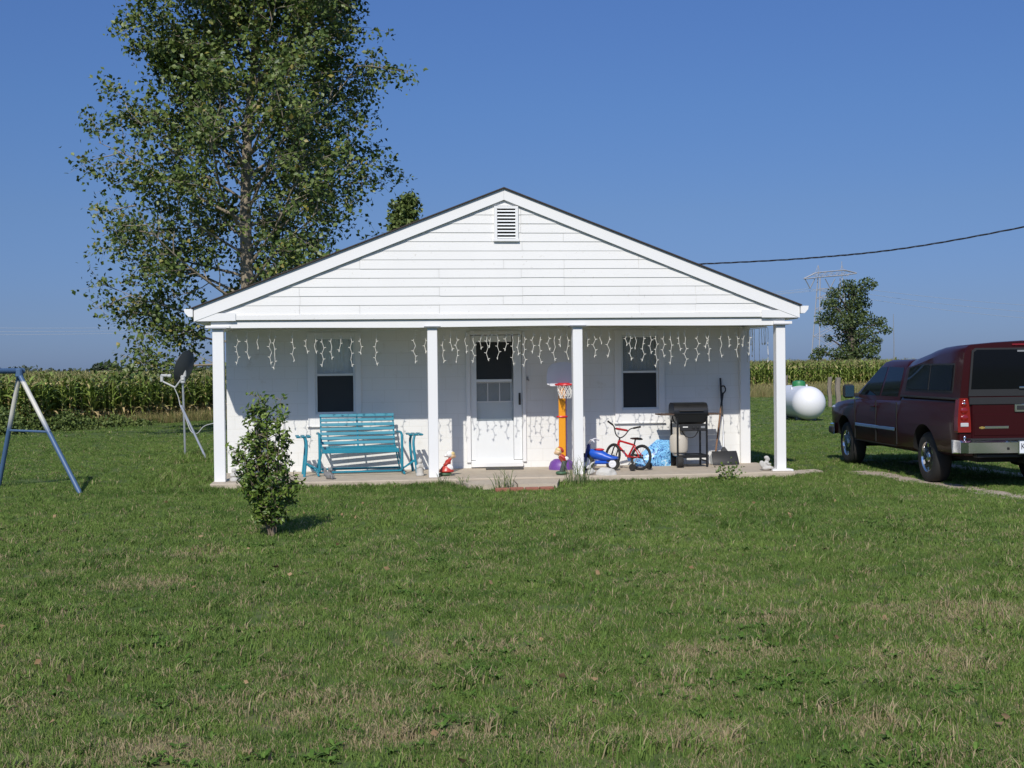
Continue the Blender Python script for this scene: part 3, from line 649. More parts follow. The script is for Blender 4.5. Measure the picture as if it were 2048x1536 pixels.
# standing praying child by the second post
mb = MB(); mb.lathe([(.065, 0), (.068, .02), (.058, .05), (.055, .12), (.045, .17), (.03, .19)], 14); mb.ball((0, -.005, .222), (.038, .038, .042)); mb.ball((0, -.042, .218), .009); mb.ball((0, .01, .232), (.043, .042, .04))
mb.tube([(-.045, 0, .165), (-.04, -.04, .13), (-.006, -.06, .155)], [.018, .017, .013], 8); mb.tube([(.045, 0, .165), (.04, -.04, .13), (.006, -.06, .155)], [.018, .017, .013], 8); mb.ball((0, -.064, .17), (.012, .01, .022))
mb.ball((-.028, -.03, .02), (.02, .03, .016)); mb.ball((.028, -.03, .02), (.02, .03, .016))
statue('weathered tan statue of a standing child with folded hands by the second post', H(-1.31, .38), TH, mb, M['stone'])
# grey squirrel like figure before the glider
mb = MB(); mb.ball((0, 0, .06), (.06, .05, .065)); mb.tube([(0, 0, .09), (.015, -.015, .13)], [.045, .03], 10); mb.ball((.03, -.03, .155), (.036, .03, .03)); mb.ball((.06, -.05, .145), (.02, .016, .015)); mb.tube([(.015, -.05, .165), (.008, -.055, .20)], [.012, .005], 6); mb.tube([(.035, .0, .17), (.03, .0, .205)], [.012, .005], 6)
mb.tube([(.03, -.03, .08), (.06, -.05, .06), (.065, -.055, .01)], [.02, .016, .018], 8); mb.tube([(.045, .02, .08), (.07, .0, .05), (.075, .0, .01)], [.02, .016, .018], 8); mb.tube([(-.04, .02, .03), (-.08, .03, .08), (-.07, .02, .15), (-.09, .02, .18)], [.02, .026, .026, .014], 8)
statue('small dark grey animal statue before the glider bench', H(-2.70, .12), TH - R(20), mb, M['stonegrey'])
# pale figure behind the left post, half hidden by the bush
mb = MB(); mb.lathe([(.07, 0), (.07, .03), (.05, .06), (.055, .10), (.03, .135)], 14); mb.ball((0, -.005, .165), (.04, .04, .042)); mb.ball((0, -.045, .16), .01); mb.tube([(-.04, 0, .12), (-.045, -.04, .08), (0, -.06, .09)], [.017, .016, .013], 8); mb.tube([(.04, 0, .12), (.045, -.04, .08), (0, -.06, .09)], [.017, .016, .013], 8)
statue('pale cast stone figure at the left porch post behind the shrub', H(-4.12, .12), TH, mb, M['stone'])
# cast stone rabbit and rock in front of the ride-on toy
mb = MB(); mb.ball((0, 0, .055), (.055, .045, .055)); mb.ball((-.03, -.03, .12), (.035, .032, .034)); mb.ball((-.06, -.05, .112), (.02, .018, .016)); mb.tube([(-.02, -.03, .14), (.03, -.02, .185), (.075, -.015, .205)], [.013, .016, .006], 8); mb.tube([(-.02, -.0, .14), (.03, .015, .18), (.07, .02, .195)], [.013, .016, .006], 8); mb.ball((-.03, -.045, .02), (.025, .018, .018)); mb.ball((-.035, .02, .02), (.025, .018, .018)); mb.ball((.06, 0, .05), .022)
statue('pale cast stone rabbit statue between third post and rounded rock', H(1.30, -.06), TH, mb, M['stone'])
mb = MB(); bm = bmesh.new(); bmesh.ops.create_icosphere(bm, subdivisions=4, radius=1)
rr = random.Random(3)
from mathutils import noise as mnoise
vs = []
for v in bm.verts:
    p = v.co.copy(); k = 1 + .16 * mnoise.noise(p * 1.6 + Vector((3, 1, 2))) + .05 * mnoise.noise(p * 5)
    vs.append((p.x * .155 * k, p.y * .12 * k, max(-.02, p.z * .125 * k)))
mb.add(vs, [[v.index for v in f.verts] for f in bm.faces]); bm.free()
o = mb.build('rock', M['rock'], angle=60); o.location = H(1.53, -.12); tag(o, 'rounded pale rock on porch edge in front of the blue ride-on toy', 'rock')

# ---- toy basketball hoop
hp = thing('basketball_hoop', 'toddler basketball hoop with orange pole, red rim and purple base', 'toy hoop', H(1.03, 1.10), TH)
mb = MB(); mb.loft([[( .21 * math.cos(t) * s, .19 * math.sin(t) * s, z) for t in [2 * math.pi * i / 20 for i in range(20)]] for (s, z) in ((1, 0), (1, .05), (.88, .12), (.6, .165), (.5, .17))]); mb.build('base', M['purple'], hp)
mb = MB(); mb.box((.015, -.02, .78), (.115, .045, 1.30), .012)
for zz in (.95, 1.03, 1.11, 1.19): mb.box((.02, -.044, zz), (.03, .006, .006))
mb.build('pole', M['orange'], hp)
mb = MB(); mb.box((.045, .02, .72), (.10, .04, 1.2), .012); mb.build('rear_pole', M['purple'], hp)
mb = MB(); mb.lathe([(.085, -.014), (.095, 0), (.085, .014)], 16, TR(.015, -.01, .86) @ Matrix.Scale(.55, 4, (0, 1, 0))); mb.build('collar', M['redpl'], hp)
mb = MB(); bp = [(-.26, -.17), (-.27, -.08), (-.25, .08), (-.18, .16), (-.05, .19), (.05, .19), (.18, .16), (.25, .08), (.27, -.08), (.26, -.17), (.2, -.2), (-.2, -.2)]
mb.prism(bp, -.015, .015, TR(.03, -.03, 1.56) @ RX(90)); mb.build('backboard', M['greypl'], hp)
mb = MB(); ring = [(.16 * math.cos(2 * math.pi * i / 24) + .04, -.24 + .16 * math.sin(2 * math.pi * i / 24), 1.385) for i in range(25)]
mb.tube(ring, .016, 8, cap=False); mb.box((.04, -.06, 1.385), (.20, .06, .05), .01); mb.build('rim', M['redpl'], hp)
mb = MB()
for i in range(12):
    for sgn in (-1, 1):
        pts = []
        for k in range(6):
            a = 2 * math.pi * (i + sgn * k * .35) / 12; r = .15 - .012 * k; pts.append((.04 + r * math.cos(a), -.24 + r * math.sin(a), 1.375 - k * .042))
        mb.tube(pts, .005, 4)
mb.build('net', M['whitepl'], hp)

# ---- children's bicycle
bk = thing('bicycle', "small red child's bicycle with training wheels on the porch", 'bicycle', H(2.22, .60), TH + R(128))
LEAN = TR(0, 0, 0) @ RX(10)
def wheel(cx, cz, r, st, parent):
    Mw = LEAN @ TR(cx, 0, cz) @ RZ(st) @ RX(90)
    mb = MB(); ring = [(r * math.cos(2 * math.pi * i / 28), r * math.sin(2 * math.pi * i / 28), 0) for i in range(29)]
    mb.tube([(x * .93, y * .93, 0) for x, y, _ in ring], .021, 8, cap=False, M=Mw); wh = mb.build('wheel', M['rubber'], parent)
    mb = MB(); mb.tube([(x * .83, y * .83, 0) for x, y, _ in ring], .008, 6, cap=False, M=Mw); mb.tube([(0, 0, -.035), (0, 0, .035)], .018, 8, M=Mw); mb.build('rim', M['blackpl'], wh)
    mb = MB()
    for i in range(14):
        a = 2 * math.pi * i / 14; mb.tube([(0, 0, .02 if i % 2 else -.02), (r * .83 * math.cos(a), r * .83 * math.sin(a), 0)], .0022, 4, M=Mw)
    mb.build('spoke', M['chrome'], wh)
WB = .60; wr = .205
wheel(0, wr, wr, 0, bk); wheel(WB, wr, wr, -14, bk)
bbk = (.27, 0, .20); seatj = (.17, 0, .40); headt = (.495, 0, .46); headb = (.51, 0, .38)
mb = MB()
for (a, b2, r) in ((seatj, headt, .017), (bbk, headb, .019), (bbk, seatj, .016), (headb, headt, .022)): mb.tube([a, b2], r, 8, M=LEAN)
for s in (-.05, .05): mb.tube([(0, s, wr), (bbk[0], s * .5, bbk[2])], .010, 6, M=LEAN); mb.tube([(0, s, wr), (seatj[0], s * .4, seatj[2])], .009, 6, M=LEAN)
mb.build('frame', M['red'], bk)
mb = MB(); 
for s in (-.045, .045): mb.tube(curve_pts([(WB, s, wr), (WB - .045, s, .34), (.512, s * .6, .40)], 4), .011, 6, M=LEAN @ TR(.512, 0, 0) @ RZ(-14) @ TR(-.512, 0, 0))
mb.tube([(.495, 0, .46), (.488, 0, .51)], .014, 8, M=LEAN); mb.build('fork', M['blackpl'], bk)
HBM = LEAN @ TR(.487, 0, .51) @ RZ(-14)
mb = MB(); mb.tube(curve_pts([(-.06, .26, .20), (-.03, .16, .16), (.0, .09, .05), (0, 0, 0), (0, -.09, .05), (-.03, -.16, .16), (-.06, -.26, .20)], 5), .010, 8, M=HBM); mb.tube([(-.02, .14, .135), (-.02, -.14, .135)], .008, 6, M=HBM); hbar = mb.build('handlebar', M['blackpl'], bk)
mb = MB(); mb.tube([(-.02, .11, .135), (-.02, -.11, .135)], .018, 8, M=HBM); mb.build('pad', M['red'], hbar)
for s in (-1, 1):
    mb = MB(); mb.tube([(-.055, s * .21, .185), (-.085, s * .33, .225)], .016, 8, M=HBM); mb.build('grip', M['rubber'], hbar)
mb = MB(); mb.loft([[(x, w_ * math.cos(t), .505 + h * math.sin(t)) for t in [2 * math.pi * i / 10 for i in range(10)]] for (x, w_, h) in ((.05, .06, .018), (.09, .075, .022), (.15, .06, .02), (.22, .028, .016), (.26, .012, .01))], LEAN); mb.tube([seatj, (.155, 0, .50)], .012, 8, M=LEAN); mb.build('saddle', M['black'], bk)
mb = MB(); mb.lathe([(.06, -.004), (.062, 0), (.06, .004)], 18, LEAN @ TR(.27, -.05, .20) @ RX(90)); mb.tube([(.27, -.06, .20), (.22, -.07, .11)], .008, 6, M=LEAN); mb.tube([(.27, .06, .20), (.32, .07, .29)], .008, 6, M=LEAN); crank = mb.build('crank', M['chrome'], bk)
for (x, y, z) in ((.22, -.11, .11), (.32, .11, .29)):
    mb = MB(); mb.box((x, y, z), (.06, .075, .018), .003, LEAN); mb.build('pedal', M['blackpl'], crank)
mb = MB(); mb.tube([(0, -.055, wr), (.27, -.055, .25)], .006, 4, M=LEAN); mb.box((.14, -.055, .245), (.26, .012, .03), .003, LEAN); mb.build('chain_guard', M['blackpl'], bk)
for s in (-1, 1):
    mb = MB(); mb.tube([(0, s * .06, wr), (-.02, s * .15, .10 + .03 * s), (-.02, s * .20, .065)], .009, 6); tw = mb.build('training_wheel', M['steelgrey'], bk)
    mb = MB(); mb.lathe([(.03, -.016), (.055, -.016), (.06, 0), (.055, .016), (.03, .016)], 18, TR(-.02, s * .21, .06) @ RX(90)); mb.build('tyre', M['rubber'], tw)

# ---- blue ride-on toy
rt = thing('ride_on_toy', 'blue plastic toddler ride-on motorbike with red seat beside the third post', 'ride-on toy', H(1.40, .80), TH + R(160))
def toywheel(x, r, w_, m='rubber', par=None):
    mb = MB(); mb.lathe([(r * .5, -w_), (r * .95, -w_), (r, 0), (r * .95, w_), (r * .5, w_)], 20, TR(x, 0, r) @ RX(90)); wh = mb.build('wheel', M[m], par)
    mb = MB(); mb.lathe([(r * .55, -w_ * 1.08), (r * .2, -w_ * 1.2), (r * .2, w_ * 1.2), (r * .55, w_ * 1.08)], 16, TR(x, 0, r) @ RX(90)); mb.build('hub', M['greypl'], wh)
toywheel(.02, .14, .035, par=rt); toywheel(-.42, .11, .05, par=rt)
mb = MB(); mb.loft([[(x, wy * math.cos(t), zc + hz * math.sin(t)) for t in [2 * math.pi * i / 14 for i in range(14)]] for (x, wy, zc, hz) in ((-.02, .03, .30, .04), (-.08, .06, .27, .075), (-.16, .085, .255, .085), (-.26, .085, .235, .085), (-.34, .08, .21, .06), (-.42, .09, .20, .035), (-.50, .08, .20, .025))]); mb.box((-.25, 0, .13), (.26, .10, .06), .02); mb.build('body', M['bluepl'], rt)
mb = MB(); mb.ball((-.20, 0, .335), (.085, .065, .022)); mb.build('seat', M['redpl'], rt)
mb = MB(); mb.tube([(.02, .05, .14), (-.0, .055, .30), (-.04, .045, .42)], .02, 8); mb.tube([(.02, -.05, .14), (-.0, -.055, .30), (-.04, -.045, .42)], .02, 8); mb.box((-.03, 0, .36), (.06, .13, .14), .025); mb.build('fork', M['navy'], rt)
mb = MB(); mb.tube(curve_pts([(-.16, -.22, .47), (-.10, -.15, .50), (-.05, -.05, .46), (-.05, .05, .46), (-.10, .15, .50), (-.16, .22, .47)], 5), .013, 8); mb.build('handlebar', M['greypl'], rt)

# ---- gas grill
gr = thing('gas_grill', 'black gas grill cart with wooden side shelves against the wall', 'grill', H(3.17, 1.16), TH)
mb = MB()
hood = [(-.20, 0), (-.205, .05), (-.17, .135), (-.10, .185), (.10, .19), (.18, .14), (.20, .05), (.20, 0)]
mb.prism([(y, z) for y, z in hood], -.285, .285, TR(0, 0, .87) @ Matrix(((0, 0, 1, 0), (1, 0, 0, 0), (0, 1, 0, 0), (0, 0, 0, 1)))); lid = mb.build('hood', M['black'], gr)
mb = MB(); mb.tube([(-.2, -.225, .93), (.2, -.225, .93)], .012, 8); mb.box((-.19, -.21, .93), (.015, .03, .02)); mb.box((.19, -.21, .93), (.015, .03, .02)); mb.build('hood_handle', M['blackpl'], lid)
mb = MB(); mb.loft([[(-x, -y, z), (x, -y, z), (x, y, z), (-x, y, z)] for (x, y, z) in ((.18, .13, .70), (.24, .18, .74), (.28, .195, .866))]); mb.build('firebox', M['black'], gr)
mb = MB(); mb.box((.02, -.225, .655), (.44, .05, .115), .008); pn = mb.build('control_panel', M['blackpl'], gr)
mb = MB(); mb.box((-.115, -.2515, .665), (.085, .004, .016)); mb.build('label_strip', M['whitepl'], pn, smooth=False)
for x in (.02, .09):
    mb = MB(); mb.lathe([(.02, 0), (.018, .02), (.008, .022)], 14, TR(x, -.25, .655) @ RX(90)); mb.build('knob', M['blackpl'], pn)
mb = MB(); mb.box((.18, -.2515, .66), (.07, .006, .035), .002); mb.build('igniter_plate', M['steelgrey'], pn)
for (x, y) in ((-.24, -.22), (.25, -.22), (-.24, .20), (.25, .20)):
    mb = MB(); mb.box((x, y, .40), (.028, .028, .80 if y > 0 or x > 0 else .70), .003) if not (x < 0 and y < 0) else mb.box((x, y, .46), (.028, .028, .70), .003); mb.build('leg', M['black'], gr)
mb = MB(); mb.box((0, 0, .18), (.47, .42, .025), .004); mb.box((0, -.22, .18), (.46, .03, .05)); mb.box((0, .2, .18), (.46, .03, .05)); mb.box((.25, 0, .18), (.026, .40, .05)); mb.box((.25, 0, .10), (.02, .40, .02)); mb.build('lower_shelf', M['black'], gr)
for s in (-1, 1):
    mb = MB()
    for k in range(4): mb.box((s * .40, -.16 + k * .107, .868), (.23, .085, .022), .003)
    sh = mb.build('side_shelf', M['darkwood'], gr)
    mb = MB(); mb.tube(curve_pts([(s * .29, -.1, .85), (s * .29, -.1, .80), (s * .26, -.1, .74)], 4), .012, 6); mb.tube([(s * .29, -.2, .85), (s * .29, .2, .85)], .01, 6); mb.build('shelf_bracket', M['black'], sh)
for (x, y) in ((-.21, -.24), (-.21, .22)):
    mb = MB(); mb.lathe([(.03, -.045), (.085, -.045), (.095, -.02), (.095, .02), (.085, .045), (.03, .045)], 20, TR(x, y, .095) @ RY(90)); mb.build('wheel', M['rubber'], gr)
mb = MB(); mb.tube(curve_pts([(-.15, -.14, .60), (-.08, -.2, .50), (.04, -.2, .50), (.12, -.18, .60)], 6), .008, 6); mb.build('gas_hose', M['rubber'], gr)
# ---- propane cylinder
pc = thing('propane_cylinder', 'small beige propane cylinder inside the grill cart', 'gas cylinder', H(2.99, 1.10, SLAB + .195), TH)
mb = MB(); mb.lathe([(.10, 0), (.10, .03), (.14, .05), (.152, .09), (.152, .27), (.14, .315), (.10, .345), (.04, .36)], 28); mb.build('body', M['beige'], pc)
mb = MB(); n = 20; 
for i in range(n):
    if 4 < i < 9: continue
    a0, a1 = 2 * math.pi * i / n, 2 * math.pi * (i + 1) / n
    mb.box(((math.cos(a0) + math.cos(a1)) * .05, (math.sin(a0) + math.sin(a1)) * .05, .40), (.034, .008, .11), 0, None) if False else mb.add([(.1 * math.cos(a), .1 * math.sin(a), z) for a in (a0, a1) for z in (.33, .46)] + [(.094 * math.cos(a), .094 * math.sin(a), z) for a in (a0, a1) for z in (.33, .46)], [(0, 1, 3, 2), (4, 6, 7, 5), (1, 5, 7, 3)])
mb.build('collar', M['beige'], pc)
mb = MB(); mb.lathe([(.02, .34), (.02, .40), (.035, .405), (.035, .42)], 12); mb.tube([(0, 0, .385), (.05, -.05, .385)], .014, 8); mb.build('valve', M['wood'], pc)
# ---- blue printed bag
bgm = mat('blue_bag_print', (.16, .42, .74), .35, var=.1, vscale=5)
t = bgm.node_tree; tcn = [n for n in t.nodes if n.type == 'TEX_COORD'][0]; mxn = [n for n in t.nodes if n.type == 'MIX'][0]
wv = t.nodes.new('ShaderNodeTexNoise'); wv.inputs['Scale'].default_value = 7.5; wv.inputs['Detail'].default_value = 2.5; wv.inputs['Distortion'].default_value = 1.4
t.links.new(tcn.outputs['Object'], wv.inputs['Vector']); rp = t.nodes.new('ShaderNodeValToRGB'); el = rp.color_ramp.elements; rp.color_ramp.interpolation = 'EASE'
el[0].position = .30; el[0].color = (.62, .78, .88, 1); el[1].position = .72; el[1].color = (.66, .80, .88, 1)
for p_, c_ in ((.36, (.18, .46, .78)), (.455, (.18, .46, .78)), (.475, (.010, .03, .22)), (.495, (.012, .035, .25)), (.515, (.20, .50, .80)), (.63, (.22, .52, .82))): k_ = el.new(p_); k_.color = (*c_, 1)
t.links.new(wv.outputs['Fac'], rp.inputs[0]); t.links.new(rp.outputs[0], t.nodes['Principled BSDF'].inputs['Base Color'])
mb = MB(); NX, NZ = 22, 16; front = []; back = []
for side in (-1, 1):
    for j in range(NZ + 1):
        for i in range(NX + 1):
            s_, t_ = i / NX, j / NZ
            topz = .10 + .34 * min(1, max(0, (s_ - .0) / .62)) if s_ < .62 else .44 - .05 * (s_ - .62)
            x = -.36 + .66 * s_ + .03 * t_; z = topz * t_
            bulge = (math.sin(math.pi * s_) ** .5) * (math.sin(math.pi * min(1, t_ * .9 + .1))) * .085
            y = .10 * t_ + side * bulge + (.018 * mnoise.noise(Vector((s_ * 5, t_ * 5, side))) if side < 0 else 0)
            (front if side < 0 else back).append((x, y, z))
W_ = NX + 1; f = [(j * W_ + i, j * W_ + i + 1, (j + 1) * W_ + i + 1, (j + 1) * W_ + i) for j in range(NZ) for i in range(NX)]
mb.add(front, f); mb.add(back, [tuple(reversed(q)) for q in f])
o = mb.build('printed_bag', bgm, angle=70); o.location = H(2.63, 1.36); o.rotation_euler.z = TH
tag(o, 'slumped light blue printed plastic bag leaning on wall beside the grill', 'bag')
# ---- snow shovel and hoe
sv = thing('snow_shovel', 'black wide bladed snow shovel leaning in the porch corner', 'snow shovel', H(3.83, 1.30), TH)
mb = MB(); n = 10
rings = []
for i in range(n + 1):
    t_ = i / n; z = .01 + .22 * t_; y = -.10 + .13 * t_ ** 1.6
    rings.append([(-.225 + .012 * t_, y + .03, z), (0, y, z), (.225 - .012 * t_, y + .03, z), (.225 - .012 * t_, y + .038, z), (0, y + .010, z), (-.225 + .012 * t_, y + .038, z)])
mb.loft(rings); mb.loft([[(-.06, .03, .23), (.06, .03, .23), (.06, .06, .23), (-.06, .06, .23)], [(-.015, .06, .30), (.015, .06, .30), (.015, .085, .30), (-.015, .085, .30)]]); mb.build('blade', M['blackpl'], sv)
mb = MB(); mb.tube([(0, .07, .28), (.02, .20, .80)], .014, 8); mb.build('shaft', M['galv'], sv)
mb = MB(); mb.tube([(.02, .20, .80), (.035, .36, 1.45)], .017, 8); mb.build('grip', M['blackpl'], sv)
hoe = thing('garden_shovel', 'long wooden handled shovel leaning behind the black snow shovel', 'shovel', H(3.66, 1.42), TH)
mb = MB(); mb.tube([(.04, .0, .18), (.19, .16, .98)], .015, 8); mb.build('shaft', M['wood'], hoe)
mb = MB(); mb.tube([(.19, .16, .98), (.235, .21, 1.18)], .018, 8); mb.tube(curve_pts([(.235, .21, 1.18), (.20, .215, 1.24), (.22, .225, 1.31), (.27, .225, 1.31), (.285, .215, 1.24), (.235, .21, 1.18)], 4), .012, 6); mb.build('handle_grip', M['blackpl'], hoe)
mb = MB(); mb.prism([(-.06, .0), (-.07, .12), (-.03, .19), (.05, .19), (.10, .11), (.06, .0)], -.004, .004, TR(.01, -.01, .01) @ RX(80)); mb.build('blade', M['steelgrey'], hoe)

# ================================================================== YARD THINGS
# ---- satellite dish
sd = thing('satellite_dish', 'dark grey satellite dish on a thin pole left of the house', 'satellite dish', (-6.71, 26.0, 0))
mb = MB(); mb.tube([(0, 0, 0), (-.03, 0, 1.55)], .022, 10); mb.build('pole', M['galv'], sd)
mb = MB(); mb.tube([(-.06, -.03, 1.06), (.62, -.75, 0.0)], .024, 10); mb.build('strut', M['galv'], sd)
dn = Vector((-.85, .38, .30)).normalized()
Q = dn.to_track_quat('Z', 'Y').to_matrix().to_4x4(); DM = TR(-.01, .02, 1.86) @ Q
mb = MB(); nr, na = 7, 32; vs = []; fs = []
for side in (0, 1):
    for i in range(nr + 1):
        r = i / nr
        for j in range(na):
            a = 2 * math.pi * j / na; vs.append((.29 * r * math.cos(a), .345 * r * math.sin(a), .085 * r * r - .085 - .012 * side))
for side in (0, 1):
    b0 = side * (nr + 1) * na
    for i in range(nr):
        for j in range(na):
            q = (j + 1) % na; fs.append((b0 + i * na + j, b0 + i * na + q, b0 + (i + 1) * na + q, b0 + (i + 1) * na + j))
b1 = (nr + 1) * na
for j in range(na): q = (j + 1) % na; fs.append((nr * na + j, nr * na + q, b1 + nr * na + q, b1 + nr * na + j))
mb.add(vs, fs, DM); mb.tube([DM @ Vector((.29 * math.cos(2 * math.pi * j / na), .345 * math.sin(2 * math.pi * j / na), -.006)) for j in range(na + 1)], .010, 6, cap=False); mb.build('reflector', M['dish'], sd)
mb = MB(); mb.tube(curve_pts([(.0, -.06, 1.66), (-.08, -.05, 1.56), (-.17, -.02, 1.45), (-.20, 0, 1.445), (-.34, .03, 1.51), (-.46, .05, 1.565)], 5), .018, 8); mb.build('feed_arm', M['lnb'], sd)
mb = MB(); mb.box((-.47, .05, 1.62), (.06, .06, .14), .012); mb.box((-.42, .05, 1.685), (.14, .06, .055), .012); mb.lathe([(.032, 0), (.04, .06), (.03, .075)], 14, TR(-.35, .05, 1.675) @ RY(90)); mb.build('receiver_head', M['lnb'], sd)
mb = MB(); mb.box((-.01, -.06, 1.60), (.09, .08, .17), .02); mb.box((.02, -.03, 1.72), (.06, .05, .14), .012); mb.tube([(-.03, -.10, 1.60), (.02, -.10, 1.60)], .02, 8); mb.build('bracket', M['lnb'], sd)
mb = MB(); mb.tube(curve_pts([(-.20, -.02, 1.43), (-.12, -.03, 1.25), (-.07, -.05, 1.05), (.05, -.1, .8), (.16, -.15, .55), (.30, -.2, .50), (.48, -.25, .66), (.9, -.4, .75)], 6), .009, 6); mb.build('cable', M['lnb'], sd)

# ---- swing set
swm = mat('faded_blue_paint', (.065, .125, .235), .45, var=.12, vscale=7)
t = swm.node_tree; tcn = [n for n in t.nodes if n.type == 'TEX_COORD'][0]; mxn = [n for n in t.nodes if n.type == 'MIX'][0]
sp = t.nodes.new('ShaderNodeSeparateXYZ'); t.links.new(tcn.outputs['Object'], sp.inputs[0]); rp = t.nodes.new('ShaderNodeValToRGB'); el = rp.color_ramp.elements
el[0].position = .0; el[0].color = (0, 0, 0, 1); el[1].position = 1; el[1].color = (0, 0, 0, 1)
for (p_, c_) in ((.48, 0), (.62, .95), (.88, .9), (.895, 0)): k_ = el.new(p_); k_.color = (c_, c_, c_, 1)
mrn = t.nodes.new('ShaderNodeMapRange'); mrn.inputs[2].default_value = 1.85; t.links.new(sp.outputs[2], mrn.inputs[0]); t.links.new(mrn.outputs[0], rp.inputs[0])
mwh = t.nodes.new('ShaderNodeMix'); mwh.data_type = 'RGBA'; mwh.inputs[7].default_value = (.62, .60, .52, 1)
t.links.new(rp.outputs[0], mwh.inputs[0]); t.links.new(mxn.outputs[2], mwh.inputs[6]); t.links.new(mwh.outputs[2], t.nodes['Principled BSDF'].inputs['Base Color'])
sw = thing('swing_set', 'faded blue and white metal swing set frame at the left edge', 'swing set', (-7.47, 19.2, 0))
ap = Vector((0, 0, 1.80)); f1 = Vector((1.18, -.76, 0)); f2 = Vector((-.52, .50, 0)); bd = Vector((-.60, -.80, 0))
mb = MB(); mb.tube([ap, f1], .036, 12); mb.build('leg', swm, sw)
mb = MB(); mb.tube([ap - bd * .04, f2], .036, 12); mb.build('leg', swm, sw)
for fo in (f1, f2):
    mb = MB(); mb.tube([ap + bd * 3.2, fo + bd * 3.9 - Vector((.2, 0, 0))], .036, 12); mb.build('leg', swm, sw)
mb = MB(); mb.tube([ap - bd * .1, ap + bd * 3.3], .042, 12); mb.build('top_bar', swm, sw)
mb = MB(); a_ = ap.lerp(f1, .505); b_ = (ap - bd * .04).lerp(f2, .505); mb.tube([a_, b_], .018, 8); mb.build('brace', swm, sw)
mb = MB(); mb.box(ap + Vector((.03, -.02, -.03)), (.10, .10, .14), .02); mb.ball(a_ + Vector((.03, -.03, .01)), .012); mb.build('corner_bracket', swm, sw)

# ---- big propane tank
pt = thing('propane_tank', 'large white propane tank with green lid on the lawn', 'propane tank', (9.24, 39.6, 0), R(-1.5) + R(2))
mb = MB(); rr_ = .525; prof = []
for i in range(13):
    a = math.pi / 2 * i / 12; prof.append((rr_ * math.sin(a), -.0 - rr_ * .96 * math.cos(a)))
prof += [(rr_, .02), (rr_, 2.58)]
for i in range(1, 13):
    a = math.pi / 2 * i / 12; prof.append((rr_ * math.cos(a), 2.6 + rr_ * .96 * math.sin(a)))
mb.lathe(prof, 40, TR(0, 0, .56) @ RX(-90)); mb.build('shell', M['tankw'], pt, angle=60)
mb = MB(); mb.lathe([(.21, 1.03), (.21, 1.17), (.19, 1.22), (.10, 1.25), (0.0001, 1.255)], 24, TR(0.02, 1.35, 0)); mb.build('lid', M['green'], pt)
mb = MB()
for (x, y) in ((.33, .4), (-.02, .15), (-.30, 1.0), (.26, 1.9)): mb.box((x, y, .56 + math.sqrt(rr_ ** 2 - x * x) + .01), (.05, .08, .08), .01)
mb.build('lifting_lug', M['tankw'], pt)
for y in (.35, 2.2):
    mb = MB(); mb.box((0, y, .05), (.62, .12, .12), .01); mb.build('foot', M['steelgrey'], pt)

# ---- fence posts
for (X, Y, h, r, lb) in ((12.93, 51.7, 1.22, .085, 'slim weathered fence post left of a thicker one by the corn'), (12.32, 48.0, 1.22, .11, 'thick weathered fence post nearest the truck nose'), (11.95, 55.5, 1.25, .12, 'weathered fence post standing behind the white propane tank')):
    rq = random.Random(int(X * 100)); mb = MB(); rings = []
    for k in range(9):
        z_ = h * k / 8; rings.append([(r * rq.uniform(.86, 1.1) * math.cos(2 * math.pi * q / 8) + .02 * math.sin(k * .9 + X), r * rq.uniform(.86, 1.1) * math.sin(2 * math.pi * q / 8), z_ + (rq.uniform(-.03, .05) if k == 8 else 0)) for q in range(8)])
    mb.loft(rings); o = mb.build('fence_post', M['post']); o.location = (X, Y, 0); tag(o, lb, 'fence post', 'old wooden fence posts before the corn')

# ================================================================== TRUCK
TRH = R(3.6)
fw = Vector((-math.sin(TRH), math.cos(TRH), 0)); rt_ = Vector((math.cos(TRH), math.sin(TRH), 0))
TLOC = Vector((7.035, 18.9, 0))
tk = thing('pickup_truck', 'dark maroon extended cab pickup truck with matching bed cap, parked on grass', 'truck', TLOC, TRH); tk.scale = (.95, 1, 1)
FA = 3.65
def sect(y, zb, zt, wsc=1.0, crown=.02, sh=.0):
    P = [(.86, zb), (.955, zb + .05), (.985, zb + .22), (1.0, .86), (.99, .98), (.975, 1.06 if zt > 1.12 else zt - .10), (.955, zt - .055), (.925, zt - .012), (.86, zt), (.45, zt + crown * .8), (0, zt + crown)]
    r = [(x * wsc, y, z) for x, z in P]; return r + [(-x, yy, z) for x, yy, z in reversed(r[:-1])]
mb = MB()
secs = [(-1.22, .50, 1.245, .965), (-1.19, .47, 1.25, .985), (-1.0, .45, 1.255, .995), (0, .44, 1.255, 1), (.98, .43, 1.25, 1), (1.0, .43, 1.20, 1), (2.0, .43, 1.19, 1), (2.9, .43, 1.18, 1), (3.15, .44, 1.165, .995), (3.7, .46, 1.14, .99), (4.2, .48, 1.095, .975), (4.42, .50, 1.05, .955), (4.50, .56, .98, .93)]
mb.loft([sect(*s) for s in secs])
body = mb.build('body', M['maroon'], tk)
cut = MB()
for yc in (0, FA):
    for s in (-1, 1):
        cut.lathe([(.475, 0), (.475, .35)], 36, TR(s * .70, yc, .39) @ RY(90 * s))
boolean(body, cut)
body.data.materials.append(M['under'])
for p_ in body.data.polygons:
    c_ = p_.center
    if min(math.hypot(c_.y - yc, c_.z - .39) for yc in (0, FA)) < .479 and abs(c_.x) < .975: p_.material_index = 1
mb = MB(); mb.box((0, 1.65, .55), (1.3, 5.6, .35)); mb.box((0, -.55, .60), (1.5, 1.0, .3))
for yc in (0, FA): mb.tube([(-.8, yc, .38), (.8, yc, .38)], .07, 8); mb.box((0, yc, .72), (1.44, 1.0, .55))
mb.tube([(.3, -.35, .36), (.3, -.9, .34)], .09, 10); mb.build('underbody', M['under'], tk)
